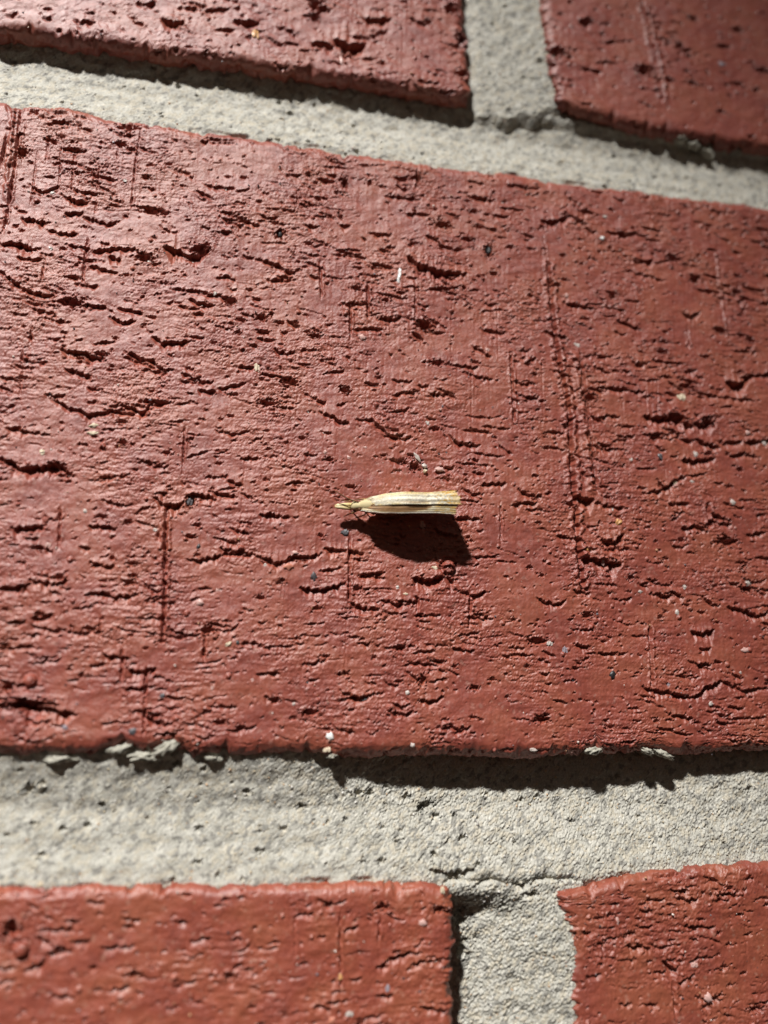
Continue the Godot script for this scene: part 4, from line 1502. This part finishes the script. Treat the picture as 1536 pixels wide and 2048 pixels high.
func forewing(side: int) -> ArrayMesh:
	# a long narrow wing folded over the back and wrapped down the flank
	var nu := 90
	var nv := 48
	var pos := PackedVector3Array()
	var col := PackedColorArray()
	pos.resize(nu * nv)
	col.resize(nu * nv)
	var vein := noise(601 + side, 1.0, FastNoiseLite.TYPE_SIMPLEX, 3)
	var n0 := noise(611 + side, 1.0)
	var cream := Color(0.80, 0.765, 0.67)
	var straw := Color(0.78, 0.68, 0.45)
	var ochre := Color(0.74, 0.54, 0.2)
	var tan_ := Color(0.60, 0.47, 0.33)
	var brown := Color(0.42, 0.27, 0.14)
	var white := Color(0.88, 0.86, 0.80)
	var grey := Color(0.60, 0.57, 0.52)
	for j in nv:
		var v := j / (nv - 1.0)
		for i in nu:
			var u := i / (nu - 1.0)
			var x := lerpf(0.95, 9.1, u) + (0.5 * (0.5 - v) + 0.12 * n0.get_noise_2d(v * 9.0, 3.0)) * (1.0 - smoothstep(0.0, 0.3, u)) + (0.22 * n0.get_noise_2d(v * 30.0, 9.0) - 0.35 * (v - 0.35)) * smoothstep(0.88, 1.0, u) + 0.1 * u * sin(v * 9.0 + side)
			var half := curve(u, [[0.0, 0.44], [0.1, 0.64], [0.22, 0.79], [0.4, 0.86], [0.7, 0.84], [0.9, 0.93], [1.0, 0.98]])
			var high := curve(u, [[0.0, 1.9], [0.1, 2.5], [0.28, 3.15], [0.45, 3.42], [0.66, 3.3], [0.8, 3.5], [1.0, 3.5]])
			var low := curve(u, [[0.0, 1.1], [0.1, 0.75], [0.3, 0.45], [1.0, 0.3]])
			# from the seam on the back over the round shoulder (v < 0.5) down the flank
			var lap := -0.35 if side == 1 else 0.12
			var r := half - (0.0 if side == 1 else 0.07)
			var y: float
			var z: float
			if side == -1:
				# the lower wing lies flat like half a roof, its front margin curled a little inward
				var q := v * 1.05
				y = lerpf(-0.1, half * 1.24, minf(q, 1.0))
				z = high - 0.05 - 0.34 * half * pow(q, 1.4) - 1.6 * maxf(0.0, v - 0.93)
			elif v < 0.5:
				var a := lerpf(lap, 0.5 * PI, v / 0.5)
				y = r * sin(a)
				z = high - 0.5 * half + 0.5 * half * cos(a)
			else:
				var t := (v - 0.5) / 0.5
				y = r * (1.0 - 0.1 * sin(PI * t) + 0.1 * t * t)
				z = lerpf(high - 0.5 * half, low, t)
			# fine pleats along the veins
			var pleat := (0.03 if side == 1 else 0.008) * sin(v * 46.0 + 3.0 * u) * smoothstep(0.1, 0.5, u)
			pos[j * nu + i] = Vector3(x, y * side * (1.0 + pleat), z + pleat)
			var n := vein.get_noise_2d(u * 5.0, v * 14.0 + 2.0 * u)
			var c := cream
			if side == 1:
				c = cream.lerp(straw, clampf(0.55 * exp(-u * 5.0) + 1.3 * n - 0.15, 0.0, 0.9))
				c = c.lerp(straw, 0.8 * exp(-pow((v - 0.3 - 0.1 * u) * 18.0, 2.0)) * smoothstep(0.15, 0.3, u))
				c = c.lerp(white, 0.7 * exp(-pow((v - 0.16) * 11.0, 2.0)))
				c = c.lerp(brown, 0.6 * exp(-pow((v - 0.075 - 0.03 * sin(u * 9.0)) * 60.0, 2.0)) * smoothstep(0.3, 0.5, u) * (1.0 - smoothstep(0.62, 0.75, u)))
				c = c.lerp(grey, 0.55 * smoothstep(0.45, 0.7, u) * clampf(vein.get_noise_2d(u * 12.0, v * 6.0) * 3.0, 0.0, 1.0))
			else:
				# a tan leaf-shaped panel with a brown line along it, cream round it, a white front margin
				var leaf := sqrt(maxf(0.0, sin(PI * clampf(u / 0.72, 0.0, 1.0)))) * 0.42
				var in_leaf := 1.0 - smoothstep(leaf - 0.05, leaf + 0.02, absf(v - 0.47 + 0.05 * n))
				c = cream.lerp(straw, clampf(0.5 * exp(-u * 6.0) + 1.2 * n, 0.0, 0.8))
				c = c.lerp(tan_.lerp(brown, clampf(0.05 + 0.6 * n, 0.0, 0.4)), in_leaf)
				c = c.lerp(brown, 0.5 * exp(-pow((v - 0.62 - 0.06 * u + 0.04 * n) * 24.0, 2.0)) * in_leaf)
				c = c.lerp(white, smoothstep(0.86, 0.9, v))
			# ochre lines and a pale fringe at the tip
			if u > 0.72:
				c = c.lerp(ochre, 0.85 * clampf(sin(v * 24.0 + 34.0 * u + 5.0 * n) * 1.5 - 0.45 + 2.0 * n, 0.0, 1.0) * smoothstep(0.72, 0.8, u))
			if u > 0.93:
				c = c.lerp(ochre, 0.3)
			var fuzz := 1.0 + 0.22 * n0.get_noise_2d(u * 60.0, v * 55.0)
			col[j * nu + i] = Color(c.r * fuzz, c.g * fuzz, c.b * fuzz)
	if side == -1:
		# keep the outer face outward
		var flipped := PackedVector3Array()
		var tinted := PackedColorArray()
		for j in nv:
			for i in nu:
				flipped.append(pos[(nv - 1 - j) * nu + i])
				tinted.append(col[(nv - 1 - j) * nu + i])
		pos = flipped
		col = tinted
	return sheet(pos, col, nu, nv)


func make_crumbs() -> void:
	# pale flecks stuck to the clay above the moth
	var spec := [
		[-4.3, 26.42, 0.5, 0.16, -0.95, "long pale fleck slanting on the brick above the moth", "W"],
		[-3.62, 25.62, 0.26, 0.18, -0.6, "irregular white fleck below the long slanting fleck above the moth", "W"],
		[-3.55, 25.12, 0.2, 0.15, 0.3, "small cream fleck nearest to the moth's wings among the pale flecks", "C"],
		[-2.15, 25.4, 0.42, 0.2, -0.2, "broad pinkish flake to the right of the white flecks above the moth", "P"],
	]
	for s in spec:
		var o := mesh_object("fleck", grain_meshes[int(absf(s[0] * 10.0)) % 5], grain_mats[s[6]], self)
		o.position = Vector3(s[0], s[1] + BASE / MM, 0.06) * MM
		o.rotation.z = s[4]
		o.scale = Vector3(s[2], s[3], 0.14) * MM
		tag(o, s[5], "fleck")


# ------------------------------------------------------------------------- ground and lamp

func make_ground() -> void:
	var n := 40
	var grit := noise(9, 9.0, FastNoiseLite.TYPE_SIMPLEX, 3)
	var pos := PackedVector3Array()
	var col := PackedColorArray()
	for j in n:
		for i in n:
			var x := -20.0 + 40.0 * i / (n - 1)
			var z := 20.0 - 40.0 * j / (n - 1)
			pos.append(Vector3(x, 0.01 * grit.get_noise_2d(x, z) - 0.006, z) / MM)
			var g := 0.42 + 0.1 * grit.get_noise_2d(x * 3.0, z * 3.0)
			col.append(Color(g, g * 0.94, g * 0.86))
	var o := mesh_object("ground", sheet(pos, col, n, n), mortar_mat, self)
	o.set_meta("kind", "structure")


func make_lamp(at: Vector3, aim: Vector3, energy: float) -> void:
	# a garden spotlight on a post; AT is the middle of its glass
	var lamp := Node3D.new()
	lamp.name = "garden_spotlight"
	lamp.position = Vector3(at.x, 0, at.z)
	add_child(lamp)
	tag(lamp, "lit garden spotlight on a dark metal post aimed down at the wall", "lamp")
	var metal := paint(Color(0.04, 0.04, 0.045), 0.45)
	metal.metallic = 0.6
	var beam := (aim - at).normalized()
	var turn := Basis.looking_at(beam, Vector3.UP)
	var glass := Vector3(0, at.y, 0)
	var back := glass - beam * 0.075
	var cyl := func(called: String, from: Vector3, to: Vector3, r0: float, r1: float, open: bool) -> void:
		var c := CylinderMesh.new()
		c.bottom_radius = r0
		c.top_radius = r1
		c.height = from.distance_to(to)
		c.radial_segments = 32
		c.cap_top = not open
		var o := mesh_object(called, c, metal, lamp)
		var d := (to - from).normalized()
		var side := d.cross(Vector3(0.3, 0.1, 1.0)).normalized()
		o.transform = Transform3D(Basis(side, d, side.cross(d)), (from + to) / 2)
	cyl.call("base_plate", Vector3.ZERO, Vector3(0, 0.02, 0), 0.08, 0.075, false)
	cyl.call("post", Vector3(0, 0.02, 0), Vector3(0, back.y - 0.12, 0), 0.016, 0.013, false)
	cyl.call("bracket", Vector3(0, back.y - 0.122, 0), back - beam * 0.03 - Vector3(0, 0.01, 0), 0.009, 0.008, false)
	cyl.call("housing", back - beam * 0.055, back + beam * 0.072, 0.026, 0.034, true)
	cyl.call("hood", back + beam * 0.074, back + beam * 0.11, 0.036, 0.037, true)
	var disc := CylinderMesh.new()
	disc.top_radius = 0.022
	disc.bottom_radius = 0.022
	disc.height = 0.003
	var glow := StandardMaterial3D.new()
	glow.albedo_color = Color(0.9, 0.88, 0.84)
	glow.emission_enabled = true
	glow.emission = Color(1.0, 0.98, 0.95)
	glow.emission_energy_multiplier = 4.0
	var lit := mesh_object("lamp_glass", disc, glow, lamp)
	lit.transform = Transform3D(turn * Basis(Vector3.RIGHT, PI / 2), glass)
	var l := SpotLight3D.new()
	l.name = "spotlight_beam"
	l.transform = Transform3D(turn, glass + beam * 0.004)
	l.light_color = Color(1.0, 0.99, 0.975)
	l.light_energy = energy
	l.light_size = 0.034
	l.spot_range = 12.0
	l.spot_attenuation = 2.0
	l.spot_angle = 6.8
	l.spot_angle_attenuation = 1.0
	l.shadow_enabled = true
	lamp.add_child(l)
